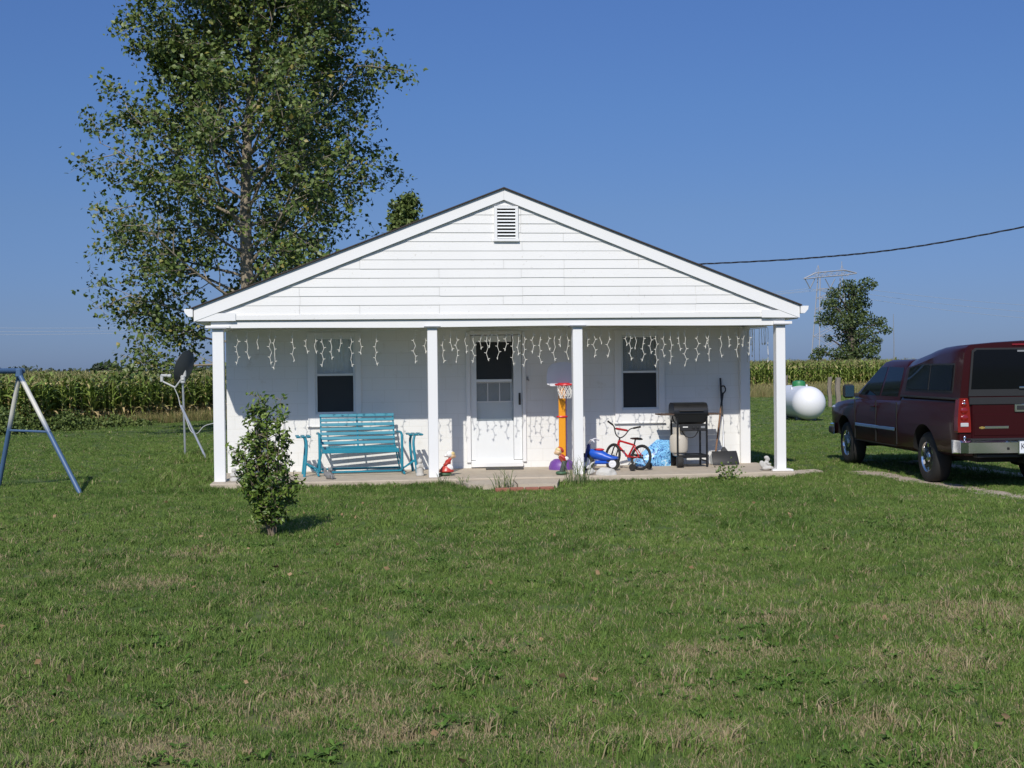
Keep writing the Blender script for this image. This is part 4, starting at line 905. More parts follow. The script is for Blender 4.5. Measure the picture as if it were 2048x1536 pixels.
# cab greenhouse
def gsec(pts): return pts
mb = MB()
def cabring(z, x, y0, y1, cr=.06):
    # rounded rectangle in plan at height z
    pts = []
    for (cx, cy, a0) in ((x - cr, y0 + cr, -90), (x - cr, y1 - cr, 0), (-x + cr, y1 - cr, 90), (-x + cr, y0 + cr, 180)):
        for k in range(5): a = R(a0 + 22.5 * k); pts.append((cx + cr * math.cos(a), cy + cr * math.sin(a), z))
    return pts
mb.loft([cabring(1.17, .93, 1.02, 3.30), cabring(1.22, .925, 1.02, 3.22), cabring(1.72, .755, 1.10, 2.42, .10), cabring(1.79, .715, 1.14, 2.33, .12), cabring(1.825, .64, 1.20, 2.2, .14), cabring(1.835, .3, 1.5, 1.95, .12)])
cab = mb.build('cab', M['maroon'], tk, angle=40)
def side_pane(pts, off, s):
    """pts: (y,z) on the sloping cab side; a thin pane standing proud of it"""
    out = []
    for (y, z) in pts:
        x = .925 + (.755 - .925) * (z - 1.22) / .5; out.append((s * (x + off), y, z))
    return out
for s in (-1, 1):
    for nm, pts in (('door_window', [(2.03, 1.245), (2.98, 1.245), (2.86, 1.36), (2.38, 1.70), (2.03, 1.715)]), ('rear_side_window', [(1.20, 1.245), (1.95, 1.245), (1.95, 1.715), (1.30, 1.70)])):
        mb = MB(); a = side_pane(pts, .004, s); b_ = side_pane(pts, -.01, s); n = len(pts)
        mb.add(a + b_, [tuple(range(n)), tuple(range(2 * n - 1, n - 1, -1))] + [(i, (i + 1) % n, n + (i + 1) % n, n + i) for i in range(n)]); mb.build(nm, M['carglass'], cab, smooth=False)
mb = MB(); mb.add([(-.80, 3.20, 1.25), (.80, 3.20, 1.25), (.66, 2.48, 1.70), (-.66, 2.48, 1.70)], [(0, 1, 2, 3)]); mb.v = [(x, y + .012, z + .018) for x, y, z in mb.v]; mb.build('windshield', M['carglass'], cab, smooth=False)
# door seams, handles, molding
for s in (-1, 1):
    mb = MB()
    for y in (1.06, 1.99, 3.02): mb.box((s * 1.0, y, .83), (.016, .010, .66))
    mb.box((s * .997, 2.04, .475), (.012, 1.96, .010)); mb.build('door_seam', M['under'], tk, smooth=False)
    mb = MB(); mb.box((s * 1.006, 2.05, .735), (.016, 1.86, .05), .005); mb.build('side_molding', M['chrome'], tk)
    for y in (2.13,):
        mb = MB(); mb.box((s * 1.0, y, 1.07), (.03, .19, .035), .01); mb.build('door_handle', M['maroon'], tk)
    mb = MB(); mb.box((s * 1.11, 3.03, 1.30), (.20, .11, .235), .035); mb.box((s * .96, 3.05, 1.235), (.14, .05, .06), .012); mir = mb.build('side_mirror', M['blackpl'], tk)
    mb = MB(); mb.box((s * 1.11, 2.973, 1.30), (.16, .006, .19), .002); mb.build('mirror_glass', mat('mirror_glass', (.16, .30, .36), .06, metal=.9, var=0), mir)
    # head lamp
    mb = MB(); mb.box((s * .80, 4.40, .90), (.28, .16, .24), .03); mb.build('headlight', M['lens'], tk)
    mb = MB(); mb.box((s * .915, 4.28, .90), (.05, .20, .22), .02); mb.build('side_lamp', M['lens'], tk)
# front bumper and grille
mb = MB(); mb.loft([[(x, y - d * .5, .50), (x, y, .50), (x, y + .01, .68), (x, y - d * .5, .70)] for (x, y, d) in ((-1.0, 4.25, .2), (-.97, 4.50, .3), (-.7, 4.60, .3), (0, 4.64, .3), (.7, 4.60, .3), (.97, 4.50, .3), (1.0, 4.25, .2))]); mb.build('front_bumper', M['chrome'], tk)
mb = MB(); mb.box((0, 4.51, .88), (1.3, .04, .22), .01); mb.build('grille', M['chrome'], tk)
mb = MB(); mb.box((-.99, 4.33, .58), (.06, .22, .12), .02); mb.box((.99, 4.33, .58), (.06, .22, .12), .02); mb.build('bumper_guard', M['blackpl'], tk)
# bed cap
def capring(y, zt, wt, zs, wb=.955):
    P = [(wb, 1.25), (wb - .008, 1.32), (wt + (wb - wt) * .38, zs - .05), (wt + .012, zs), (wt - .018, zs + .032), (wt - .07, zt - .034), (wt * .5, zt - .006), (0, zt + .015)]
    r = [(x, y, z) for x, z in P]; return r + [(-x, yy, z) for x, yy, z in reversed(r[:-1])]
CAPS = [(-1.235, 2.045, .83, 1.955), (-1.21, 2.055, .84, 1.965), (-.75, 2.045, .84, 1.95), (-.35, 2.025, .835, 1.925), (0, 1.985, .825, 1.88), (.27, 1.94, .815, 1.835), (.60, 1.895, .80, 1.79), (.95, 1.85, .785, 1.75), (1.0, 1.83, .77, 1.735)]
mb = MB(); mb.loft([capring(*c_) for c_ in CAPS])
def capx(y, z):
    wt = np.interp(y, [c_[0] for c_ in CAPS], [c_[2] for c_ in CAPS]); zs = np.interp(y, [c_[0] for c_ in CAPS], [c_[3] for c_ in CAPS])
    x1 = wt + (.955 - wt) * .38; z1 = zs - .05
    return float(.947 + (x1 - .947) * (z - 1.32) / (z1 - 1.32))
cap = mb.build('bed_cap', M['maroon'], tk, angle=28)
for s in (-1, 1):
    def pane(name, y0, y1, z0, z1, m, off=0.0, par=cap):
        mb = MB(); ny = 10; nz = 4; a = []; b_ = []
        for k in range(ny + 1):
            y = y0 + (y1 - y0) * k / ny; zt = min(z1, float(np.interp(y, [c_[0] for c_ in CAPS], [c_[3] for c_ in CAPS])) - .075)
            for q in range(nz + 1):
                z = z0 + (zt - z0) * q / nz; a.append((s * (capx(y, z) + .007 + off), y, z)); b_.append((s * (capx(y, z) - .004 + off), y, z))
        W_ = nz + 1; f = [(k * W_ + q, k * W_ + q + 1, (k + 1) * W_ + q + 1, (k + 1) * W_ + q) for k in range(ny) for q in range(nz)]
        mb.add(a, f); o_ = len(a); mb.add(b_, [tuple(reversed(q)) for q in f])
        rim_ = [k * W_ for k in range(ny + 1)] + [ny * W_ + q for q in range(1, W_)] + [k * W_ + nz for k in range(ny - 1, -1, -1)] + [q for q in range(nz - 1, 0, -1)]
        mb.f += [(rim_[k], rim_[(k + 1) % len(rim_)], o_ + rim_[(k + 1) % len(rim_)], o_ + rim_[k]) for k in range(len(rim_))]
        return mb.build(name, m, par, smooth=True, angle=50)
    fr_ = pane('side_window', -.98, .82, 1.35, 1.76, M['blackpl'])
    pane('pane', -.94, -.14, 1.375, 1.735, M['carglass'], .014, fr_); pane('pane', -.10, .78, 1.375, 1.735, M['carglass'], .014, fr_)
    mb = MB(); mb.tube([(s * (capx(-.12, 1.37) + .016), -.12, 1.37), (s * (capx(-.12, 1.74) + .016), -.12, 1.74)], .009, 6); mb.build('window_divider', M['blackpl'], fr_)
    mb = MB(); mb.box((s * .957, -.1, 1.262), (.012, 2.2, .03), .003); mb.build('cap_rail', M['blackpl'], cap)
# rear hatch
mb = MB(); mb.prism([(-.83, 1.30), (.83, 1.30), (.775, 1.93), (.72, 1.97), (-.72, 1.97), (-.775, 1.93)], 1.236, 1.250, RX(90)); hatch = mb.build('hatch_frame', M['blackpl'], cap)
mb = MB(); mb.prism([(-.79, 1.40), (.79, 1.40), (.745, 1.915), (.70, 1.945), (-.70, 1.945), (-.745, 1.915)], 1.2505, 1.256, RX(90)); mb.build('hatch_glass', M['carglass'], hatch)
mb = MB(); mb.box((0, -1.27, 1.415), (.16, .03, .03), .008); mb.build('hatch_handle', M['chrome'], hatch)
mb = MB(); mb.box((-.02, -1.262, 1.925), (.16, .006, .025)); mb.build('badge', M['steelgrey'], hatch)
mb = MB(); mb.box((-.02, -1.24, 2.012), (.30, .03, .028), .008); mb.build('brake_light', M['tail'], cap)
# tailgate
mb = MB(); mb.box((0, -1.222, .955), (1.56, .04, .55), .014); mb.box((0, -1.243, .90), (1.50, .012, .30), .006); mb.box((0, -1.228, 1.262), (1.62, .035, .075), .012)
tg = mb.build('tailgate', M['maroon'], tk)
mb = MB(); mb.box((0, -1.249, 1.235), (1.64, .014, .10), .004); mb.build('gate_top', M['blackpl'], tg)
mb = MB(); mb.box((0.0, -1.252, 1.13), (.28, .02, .115), .008); hd = mb.build('gate_handle', M['chrome'], tg)
mb = MB(); mb.box((0.0, -1.262, 1.135), (.22, .012, .06), .004); mb.build('handle_recess', M['blackpl'], hd)
mb = MB(); mb.box((-.41, -1.251, .865), (.36, .006, .034), .002); mb.build('badge', M['chrome'], tg)
mb = MB(); mb.box((-.63, -1.251, .862), (.085, .008, .022), .002); mb.box((-.63, -1.2515, .862), (.04, .008, .036), .002); mb.build('emblem', M['gold'], tg)
for s in (-1, 1):
    mb = MB(); mb.loft([[(s * xa, -1.255, z), (s * xb, -1.245, z), (s * xb, -1.12, z), (s * xa, -1.15, z)] for (z, xa, xb) in ((.80, .80, .985), (.82, .795, .99), (.95, .80, .99), (1.12, .815, .98), (1.25, .835, .965), (1.275, .85, .955))]); tl = mb.build('taillight', M['tail'], tk, angle=50)
    mb = MB(); mb.box((s * .893, -1.256, .905), (.12, .012, .055), .006); mb.build('clear_lens', M['lens'], tl)
    mb = MB(); mb.ball((s * .893, -1.25, 1.00), (.06, .014, .045)); mb.ball((s * .895, -1.25, 1.10), (.055, .014, .045)); mb.ball((s * .898, -1.25, 1.19), (.045, .014, .035)); mb.build('bulb_reflector', M['tail'], tl)
    mb = MB(); mb.ball((s * .898, -1.262, 1.20), (.018, .008, .018)); mb.ball((s * .895, -1.262, 1.24), (.016, .006, .012)); mb.ball((s * .895, -1.262, .72), (.02, .01, .035)); mb.build('lens_highlight', M['chrome'], tl)  # small chrome balls stand in for white highlights on the red lens
# rear bumper
mb = MB(); mb.loft([[(x, y, .50), (x, y - d, .52), (x, y - d, .665), (x, y - d + .04, .69), (x, y + .02, .69)] for (x, y, d) in ((-1.0, -1.06, .10), (-.985, -1.20, .13), (-.90, -1.24, .16), (-.45, -1.24, .20), (.45, -1.24, .20), (.90, -1.24, .16), (.985, -1.20, .13), (1.0, -1.06, .10))]); bump = mb.build('rear_bumper', M['chrome'], tk, angle=25)
mb = MB(); mb.box((0, -1.30, .705), (1.7, .17, .022), .004); mb.box((0, -1.28, .475), (1.5, .14, .05), .01); mb.build('step_pad', M['blackpl'], bump)
mb = MB(); mb.box((0, -1.446, .595), (.33, .012, .165), .004); pl = mb.build('license_plate', M['plate'], bump)
mb = MB(); mb.box((0, -1.441, .595), (.36, .010, .19), .004); mb.build('plate_frame', M['chrome'], pl)
def text(body_, size, loc, rot, m, par, name='lettering', ext=.001):
    c = bpy.data.curves.new(name, 'FONT'); c.body = body_; c.size = size; c.extrude = ext; c.align_x = 'LEFT'; c.align_y = 'CENTER'
    o = bpy.data.objects.new('tmp', c); COL.objects.link(o); dg = bpy.context.evaluated_depsgraph_get(); dg.update()
    me = bpy.data.meshes.new_from_object(o.evaluated_get(dg)); bpy.data.objects.remove(o); me.materials.clear(); me.materials.append(m)
    o = bpy.data.objects.new(name, me); COL.objects.link(o); o.parent = par; o.location = loc; o.rotation_euler = rot; return o
tx = text('K19', .125, (-.15, -1.4535, .605), (R(90), 0, 0), M['ink'], pl); tx.scale = (.85, 1, 1)
mb = MB(); mb.box((-.33, -1.445, .58), (.035, .01, .035), .005); mb.build('bumper_hole', M['under'], bump)
mb = MB(); mb.tube([(0, -1.1, .40), (0, -1.46, .40)], .045, 8); mb.box((0, -1.43, .42), (.16, .10, .14), .02); mb.build('tow_hitch', M['under'], tk)
# wheels
def truck_wheel(x, y, s):
    Mx = TR(x, y, .375) @ RY(90 * s)
    mb = MB(); mb.lathe([(.21, -.12), (.30, -.135), (.355, -.12), (.375, -.08), (.378, 0), (.375, .08), (.355, .12), (.30, .135), (.225, .125), (.215, .10)], 40, Mx); wh = mb.build('wheel', M['rubber'], tk, angle=50)
    mb = MB(); mb.lathe([(.225, .10), (.235, .118), (.222, .124), (.205, .10), (.20, .02), (.0001, .02)], 36, Mx); rim = mb.build('rim', M['chrome'], wh)
    mb = MB()
    for k in range(6):
        Mk = Mx @ RZ(60 * k); mb.loft([[(.05, -.042, .085), (.05, .042, .085), (.05, .042, .055), (.05, -.042, .055)], [(.205, -.026, .108), (.205, .026, .108), (.205, .026, .07), (.205, -.026, .07)]], Mk)
    mb.lathe([(.075, .05), (.075, .10), (.06, .115), (.0001, .118)], 20, Mx); mb.build('spoke', M['chrome'], wh)
    mb = MB(); mb.lathe([(.198, .022), (.0001, .024)], 24, Mx); mb.build('brake', M['under'], wh)
for y in (0, FA):
    for s in (-1, 1): truck_wheel(s * .81, y, s)

# ---- driveway tracks and path
def strip(name, pts, wd, m, z=.004):
    vs = []; fs = []; rd = random.Random(2)
    for i, p in enumerate(pts):
        d = (Vector(pts[min(i + 1, len(pts) - 1)]) - Vector(pts[max(i - 1, 0)])).normalized(); nrm = Vector((-d.y, d.x))
        a = wd / 2 * rd.uniform(.8, 1.15); b_ = wd / 2 * rd.uniform(.8, 1.15)
        vs += [(p[0] + nrm.x * a, p[1] + nrm.y * a, z), (p[0] - nrm.x * b_, p[1] - nrm.y * b_, z)]
    for i in range(len(pts) - 1): fs.append((2 * i, 2 * i + 1, 2 * i + 3, 2 * i + 2))
    return tag(raw(name, vs, fs, m), kind='structure')
def trackline(x0, y0, x1, y1, n=40): return [(x0 + (x1 - x0) * i / n, y0 + (y1 - y0) * i / n) for i in range(n + 1)]
TRK = [trackline(10.36, 0.0, 5.66, 20.9, 80), trackline(12.2, 0.5, 7.2, 23.0, 80)]
for tr_ in TRK: strip('driveway', tr_, .55, M['gravel'])
mb = MB(); mb.prism([(4.52, .0), (5.25, .55), (5.25, .95), (4.52, .70)], -.05, .030, TR(0, 0, 0)); o = mb.build('path', M['concrete']); o.location = HO; o.rotation_euler.z = TH; tag(o, kind='structure')

# ================================================================== SCATTER (grass, corn)
def instancer_group():
    g = bpy.data.node_groups.new('scatter', 'GeometryNodeTree')
    g.interface.new_socket('Geometry', in_out='INPUT', socket_type='NodeSocketGeometry')
    g.interface.new_socket('Source', in_out='INPUT', socket_type='NodeSocketCollection')
    g.interface.new_socket('Geometry', in_out='OUTPUT', socket_type='NodeSocketGeometry')
    gi = g.nodes.new('NodeGroupInput'); go = g.nodes.new('NodeGroupOutput')
    ci = g.nodes.new('GeometryNodeCollectionInfo'); ci.inputs['Separate Children'].default_value = True; ci.inputs['Reset Children'].default_value = True
    ip = g.nodes.new('GeometryNodeInstanceOnPoints'); ip.inputs['Pick Instance'].default_value = True
    def attr(n, ty):
        a = g.nodes.new('GeometryNodeInputNamedAttribute'); a.data_type = ty; a.inputs['Name'].default_value = n
        return [o for o in a.outputs if o.enabled][0]
    g.links.new(gi.outputs['Geometry'], ip.inputs['Points']); g.links.new(gi.outputs['Source'], ci.inputs['Collection']); g.links.new(ci.outputs[0], ip.inputs['Instance'])
    g.links.new(attr('pick', 'INT'), ip.inputs['Instance Index']); g.links.new(attr('rot', 'FLOAT_VECTOR'), ip.inputs['Rotation']); g.links.new(attr('scl', 'FLOAT_VECTOR'), ip.inputs['Scale'])
    g.links.new(ip.outputs[0], go.inputs[0]); return g
SG = instancer_group()
def scatter(name, variants, P, rot, scl, pick, material):
    c = bpy.data.collections.new(name + '_source')
    for i, me in enumerate(variants):
        o = bpy.data.objects.new('%s_blade_%02d' % (name, i), me); c.objects.link(o)
    me = bpy.data.meshes.new(name); n = len(P); me.vertices.add(n); me.vertices.foreach_set('co', np.asarray(P, np.float32).ravel())
    for nm, ty, dat, key in (('rot', 'FLOAT_VECTOR', rot, 'vector'), ('scl', 'FLOAT_VECTOR', scl, 'vector'), ('pick', 'INT', pick, 'value')):
        a = me.attributes.new(nm, ty, 'POINT'); a.data.foreach_set(key, np.asarray(dat, np.int32 if ty == 'INT' else np.float32).ravel())
    me.materials.append(material); o = bpy.data.objects.new(name, me); COL.objects.link(o)
    md = o.modifiers.new('scatter', 'NODES'); md.node_group = SG
    for it in SG.interface.items_tree:
        if it.name == 'Source': md[it.identifier] = c
    return tag(o, kind='stuff')
def blade_mesh(name, nb, rad, hmin, hmax, wd, lean, material, seed, seg=2):
    rd = random.Random(seed); v = []; f = []
    for _ in range(nb):
        a = rd.uniform(0, 6.283); r = rad * math.sqrt(rd.random()); x, y = r * math.cos(a), r * math.sin(a)
        h = rd.uniform(hmin, hmax); t = rd.uniform(0, 6.283); ln = lean * rd.random() * h; dx, dy = ln * math.cos(t), ln * math.sin(t)
        b = rd.uniform(0, 6.283); wx, wy = wd * math.cos(b) * rd.uniform(.7, 1.2), wd * math.sin(b) * rd.uniform(.7, 1.2); o = len(v)
        for k in range(seg):
            s = k / seg; ww = 1 - s * .45
            v += [(x + dx * s * s - wx * ww, y + dy * s * s - wy * ww, h * s), (x + dx * s * s + wx * ww, y + dy * s * s + wy * ww, h * s)]
        v.append((x + dx, y + dy, h * (1 - .15 * lean)))
        for k in range(seg - 1): f.append((o + 2 * k, o + 2 * k + 1, o + 2 * k + 3, o + 2 * k + 2))
        f.append((o + 2 * seg - 2, o + 2 * seg - 1, o + 2 * seg))
    me = bpy.data.meshes.new(name); me.from_pydata(v, [], f); me.materials.append(material); return me
ng = np.random.default_rng(11)
def lawn_points(y0, y1, dens, kx, margin):
    wmax = kx * y1 + margin; n = int(dens * (y1 - y0) * 2 * wmax)
    x = ng.uniform(-wmax, wmax, n); y = ng.uniform(y0, y1, n)
    k = np.abs(x) < kx * y + margin; x, y = x[k], y[k]
    # keep clear of house, step and wheel tracks
    u = (x - HO.x) * HA.x + (y - HO.y) * HA.y; v_ = (x - HO.x) * HB.x + (y - HO.y) * HB.y
    k = ~((np.abs(u - .02) < 4.48) & (v_ > -.28) & (v_ < LEN + .2)); k &= ~((np.abs(u) < .72) & (v_ > -1.15) & (v_ < -.4)); k &= ~((u > 4.5) & (u < 5.35) & (v_ > .05) & (v_ < .95))
    for tr_ in TRK:
        (ax, ay), (bx, by) = tr_[0], tr_[-1]; L = math.hypot(bx - ax, by - ay); tt = ((x - ax) * (bx - ax) + (y - ay) * (by - ay)) / L; dd = np.abs((x - ax) * (by - ay) - (y - ay) * (bx - ax)) / L
        k &= ~((dd < .17) & (tt > 0) & (tt < L) & (ng.random(len(x)) < .93))
    # field edge
    edge = np.where(x < -5, 38.0 + (x + 14) * 2.3, 62 + (x + 4) * .55); edge = np.clip(edge, 36.5, 74)
    k &= y < edge + 1.5
    return x[k], y[k]
def rosette(name, seed):
    rd = random.Random(seed); v = []; f = []
    for k in range(13):
        a = rd.uniform(0, 6.28); L = rd.uniform(.025, .06); wd = L * rd.uniform(.12, .2); up = rd.uniform(.25, 1.0); ca, sa = math.cos(a), math.sin(a); o = len(v)
        for (s_, w_, z_) in ((.05, .3, .0), (.4, 1, .5), (.75, .9, .75), (1, .1, .7)):
            for q in (-1, 1): v.append((ca * L * s_ - sa * wd * w_ * q, sa * L * s_ + ca * wd * w_ * q, L * z_ * up + .004))
        for i in range(3): f.append((o + 2 * i, o + 2 * i + 1, o + 2 * i + 3, o + 2 * i + 2))
    me = bpy.data.meshes.new(name); me.from_pydata(v, [], f); me.materials.append(M['broad']); return me
M['broad'] = leaf_mat('lawn_weed_leaf', (.055, .120, .018), (.135, .225, .045), .12, .7, spec=.15)
tufts = [blade_mesh('tuft_a', 30, .06, .018, .042, .0020, .9, M['blade'], 1), blade_mesh('tuft_b', 30, .06, .016, .045, .0021, 1.0, M['blade'], 2), blade_mesh('tuft_c', 28, .065, .015, .036, .0022, 1.1, M['blade'], 3),
         blade_mesh('tuft_d', 26, .07, .018, .04, .0021, .8, M['blade'], 4), blade_mesh('tuft_e', 22, .045, .045, .095, .0032, 1.0, M['blade'], 5), rosette('tuft_f', 6), rosette('tuft_g', 7)]
P = []; SC = []; PK = []
for (y0, y1, dens, s0, s1, kx, mg) in ((4.2, 8, 430, .85, 1.25, .44, 3.0), (8, 12, 250, 1.0, 1.45, .44, 3.5), (12, 20, 130, 1.3, 1.9, .44, 4.0), (20, 34, 46, 1.7, 2.6, .45, 4), (34, 74, 11, 2.6, 4.2, .46, 5)):
    x, y = lawn_points(y0, y1, dens, kx, mg); n = len(x)
    s = ng.uniform(s0, s1, n); hz = s * ng.uniform(.8, 1.2, n)
    hz *= .88
    if y0 > 11: hz *= .8
    if y0 > 19: hz *= .7
    if y0 > 33: hz *= .6
    P.append(np.stack([x, y, np.zeros(n)], 1)); SC.append(np.stack([s, s, hz], 1)); PK.append(ng.choice(5, n, p=[.26, .26, .22, .22, .04]))
# longer grass along the slab, by the left post and round the step
for (u0, u1, v0, v1, n, s) in ((-4.6, -.8, -.60, -.28, 520, 1.2), (.78, 4.6, -.50, -.28, 420, .95), (-4.75, -4.45, -.5, 1.7, 130, 1.3), (4.5, 5.5, -.25, .2, 120, .9), (4.5, 5.5, .1, .9, 60, .7), (-5.2, -4.3, -.7, -.2, 110, 1.3), (-5.6, -4.55, .2, 3.6, 420, 1.7), (-4.5, -.9, -1.0, -.5, 240, 1.0), (-.9, -.5, -1.2, -.6, 50, 1.1), (-5.9, -4.6, 5.4, 8.2, 300, 1.8)):
    uu = ng.uniform(u0, u1, n); vv = ng.uniform(v0, v1, n); x = HO.x + HA.x * uu + HB.x * vv; y = HO.y + HA.y * uu + HB.y * vv
    ss = s * ng.uniform(.8, 1.2, n); P.append(np.stack([x, y, np.zeros(n)], 1)); SC.append(np.stack([ss, ss, ss], 1)); PK.append(ng.choice(5, n, p=[.2, .2, .1, .1, .4]))
# coarse clumps in the lawn
n = 260; y = ng.uniform(5, 16, n); x = ng.uniform(-.43, .43, n) * y; s = ng.uniform(.9, 1.5, n)
for _ in range(5):
    P.append(np.stack([x + ng.normal(0, .05, n), y + ng.normal(0, .05, n), np.zeros(n)], 1)); SC.append(np.stack([s, s, s * ng.uniform(.6, 1.1, n)], 1)); PK.append(np.full(n, 4))
# low broad leaved weeds, in patches
for _ in range(90):
    cy = 5.2 + 9.5 * ng.random() ** 1.4; cx = ng.uniform(-.42, .42) * cy; k_ = int(ng.uniform(4, 18)); sp_ = ng.uniform(.06, .3)
    x = cx + ng.normal(0, sp_ * 1.3, k_); y = cy + ng.normal(0, sp_, k_); s = ng.uniform(.6, 1.15, k_)
    P.append(np.stack([x, y, np.zeros(k_)], 1)); SC.append(np.stack([s, s, s * .9], 1)); PK.append(ng.choice([5, 6], k_))
# single taller stalks
n = 70; y = ng.uniform(5.2, 13, n); x = ng.uniform(-.42, .42, n) * y
P.append(np.stack([x, y, np.zeros(n)], 1)); s = ng.uniform(.25, .5, n); SC.append(np.stack([s, s, ng.uniform(1.2, 2.2, n)], 1)); PK.append(np.full(n, 4))
P = np.concatenate(P); SC = np.concatenate(SC); PK = np.concatenate(PK); RO = np.zeros_like(P); RO[:, 2] = ng.uniform(0, 6.283, len(P))
scatter('grass', tufts, P, RO, SC, PK, M['blade'])
print('grass tufts', len(P))

# ---- dead leaves lying in the grass
M['litter'] = leaf_mat('dead_leaf', (.22, .13, .06), (.40, .27, .15), .1, .8)
n = 90; y = ng.uniform(5.4, 17, n); x = ng.uniform(-.42, .42, n) * y
LITTER = np.stack([x, y, ng.uniform(.02, .04, n)], 1)
# ---- corn
def corn_mesh(name, seed, h=1.9):
    rd = random.Random(seed); v = []; f = []; mi = []
    def leaf(z0, az, ln, wd, up, m, droop=1.0):
        o = len(v); n = 6; p = Vector((0, 0, z0)); ang = up; ca, sa = math.cos(az), math.sin(az); tw = rd.uniform(-.4, .4)
        for i in range(n + 1):
            s = i / n; ww = wd * (math.sin(math.pi * min(1, s * .9 + .12)) ** .7) * (1 if s < 1 else 0) * .5
            px_, py_ = -sa * ww, ca * ww
            v.append((p.x + px_, p.y + py_, p.z + tw * ww * s)); v.append((p.x - px_, p.y - py_, p.z - tw * ww * s))
            st = ln / n; p = p + Vector((ca * math.cos(ang) * st, sa * math.cos(ang) * st, math.sin(ang) * st)); ang -= droop * (2.0 / n) * (.6 + s)
        for i in range(n): f.append((o + 2 * i, o + 2 * i + 1, o + 2 * i + 3, o + 2 * i + 2)); mi.append(m)
    # stalk
    o = len(v)
    for (z, r) in ((0, .013), (h * .6, .010), (h * .9, .005)):
        for j in range(4): a = j * math.pi / 2; v.append((r * math.cos(a), r * math.sin(a), z))
    for i in range(2):
        for j in range(4): q = (j + 1) % 4; f.append((o + i * 4 + j, o + i * 4 + q, o + i * 4 + 4 + q, o + i * 4 + 4 + j)); mi.append(1 if i == 0 and rd.random() < .3 else 0)
    az = rd.uniform(0, 6.28)
    for k in range(12):
        t_ = k / 11; z = h * (.10 + .70 * t_); az += math.pi + rd.uniform(-.5, .5)
        dry = t_ < .28 and rd.random() < .75
        if dry: leaf(z, az, rd.uniform(.35, .6), .06, rd.uniform(.2, .9), 1, 1.6)
        else: leaf(z, az, rd.uniform(.55, .85) * (1 - .35 * t_), rd.uniform(.065, .09), rd.uniform(.95, 1.3), 0, rd.uniform(.75, 1.15))
    for k in range(2): leaf(h * rd.uniform(.42, .5), rd.uniform(0, 6.28), .25, .06, 1.35, 1 if rd.random() < .4 else 0, .2)
    for k in range(7): leaf(h * .86, rd.uniform(0, 6.28), h * rd.uniform(.10, .15), .014, rd.uniform(.9, 1.5), 2, .5)
    me = bpy.data.meshes.new(name); me.from_pydata(v, [], f)
    for m_ in ('corn', 'corndry', 'tassel'): me.materials.append(M[m_])
    me.polygons.foreach_set('material_index', mi); return me
cv = [corn_mesh('stalk_%s' % c, 40 + i, 1.0 * 1.85) for i, c in enumerate('abcdefgh')]
def field_edge(x): return np.clip(np.where(x < -5, 38.4 + (x + 14) * 2.3, 62 + (x + 4) * .62), 37.0, 76)
cp = []
for (d0, d1, dx, dy) in ((0, 5, .20, .30), (5, 14, .30, .6), (14, 40, .55, 1.2), (40, 130, 1.3, 3.0)):
    xx = np.arange(-62, 62, dx); dd = np.arange(d0, d1, dy); gx, gd = np.meshgrid(xx, dd); gx = gx.ravel() + ng.uniform(-.12, .12, gx.size); gd = gd.ravel() + ng.uniform(-.2, .2, gd.size)
    gy = field_edge(gx) + 1.0 + gd; k = (np.abs(gx) < .47 * gy + 3) & ~((gx > -4.5 - (gy - 40) * .05) & (gx < 4.5) & (gd > 14)); cp.append(np.stack([gx[k], gy[k], np.zeros(k.sum())], 1))
cp = np.concatenate(cp); n = len(cp); ro = np.zeros((n, 3)); ro[:, 2] = ng.uniform(0, 6.28, n); ro[:, 0] = ng.normal(0, .05, n); ro[:, 1] = ng.normal(0, .05, n)
hs = ng.normal(1.0, .045, n) * np.where(cp[:, 0] > 5, 1.09, np.clip(.955 + (cp[:, 1] - 45) * .0016, .93, 1.03)); ws = ng.uniform(.95, 1.25, n)
scatter('corn_field', cv, cp, ro, np.stack([ws, ws, hs], 1), ng.integers(0, 8, n), M['corn'])
print('corn', n)
# ---- dry weeds before the right corn, dark undergrowth before the left corn
dv = [blade_mesh('dry_%d' % i, 40, .22, .35, .85, .007, .7, M['dry'], 60 + i, 3) for i in range(4)]
n = 2600; x = ng.uniform(5, 50, n); y = field_edge(x) - ng.uniform(-1.0, 4.5, n) ; s = ng.uniform(.6, 1.15, n)
n2 = 500; x2 = ng.uniform(-13.3, -6, n2); y2 = field_edge(x2) + ng.uniform(-.3, 1.1, n2); s2 = ng.uniform(.3, .7, n2)
pp = np.concatenate([np.stack([x, y, 0 * x], 1), np.stack([x2, y2, 0 * x2], 1)]); s = np.concatenate([s, s2]); n += n2
ro = np.zeros((n, 3)); ro[:, 2] = ng.uniform(0, 6.28, n); scatter('dry_weeds', dv, pp, ro, np.stack([s, s, s], 1), ng.integers(0, 4, n), M['dry'])

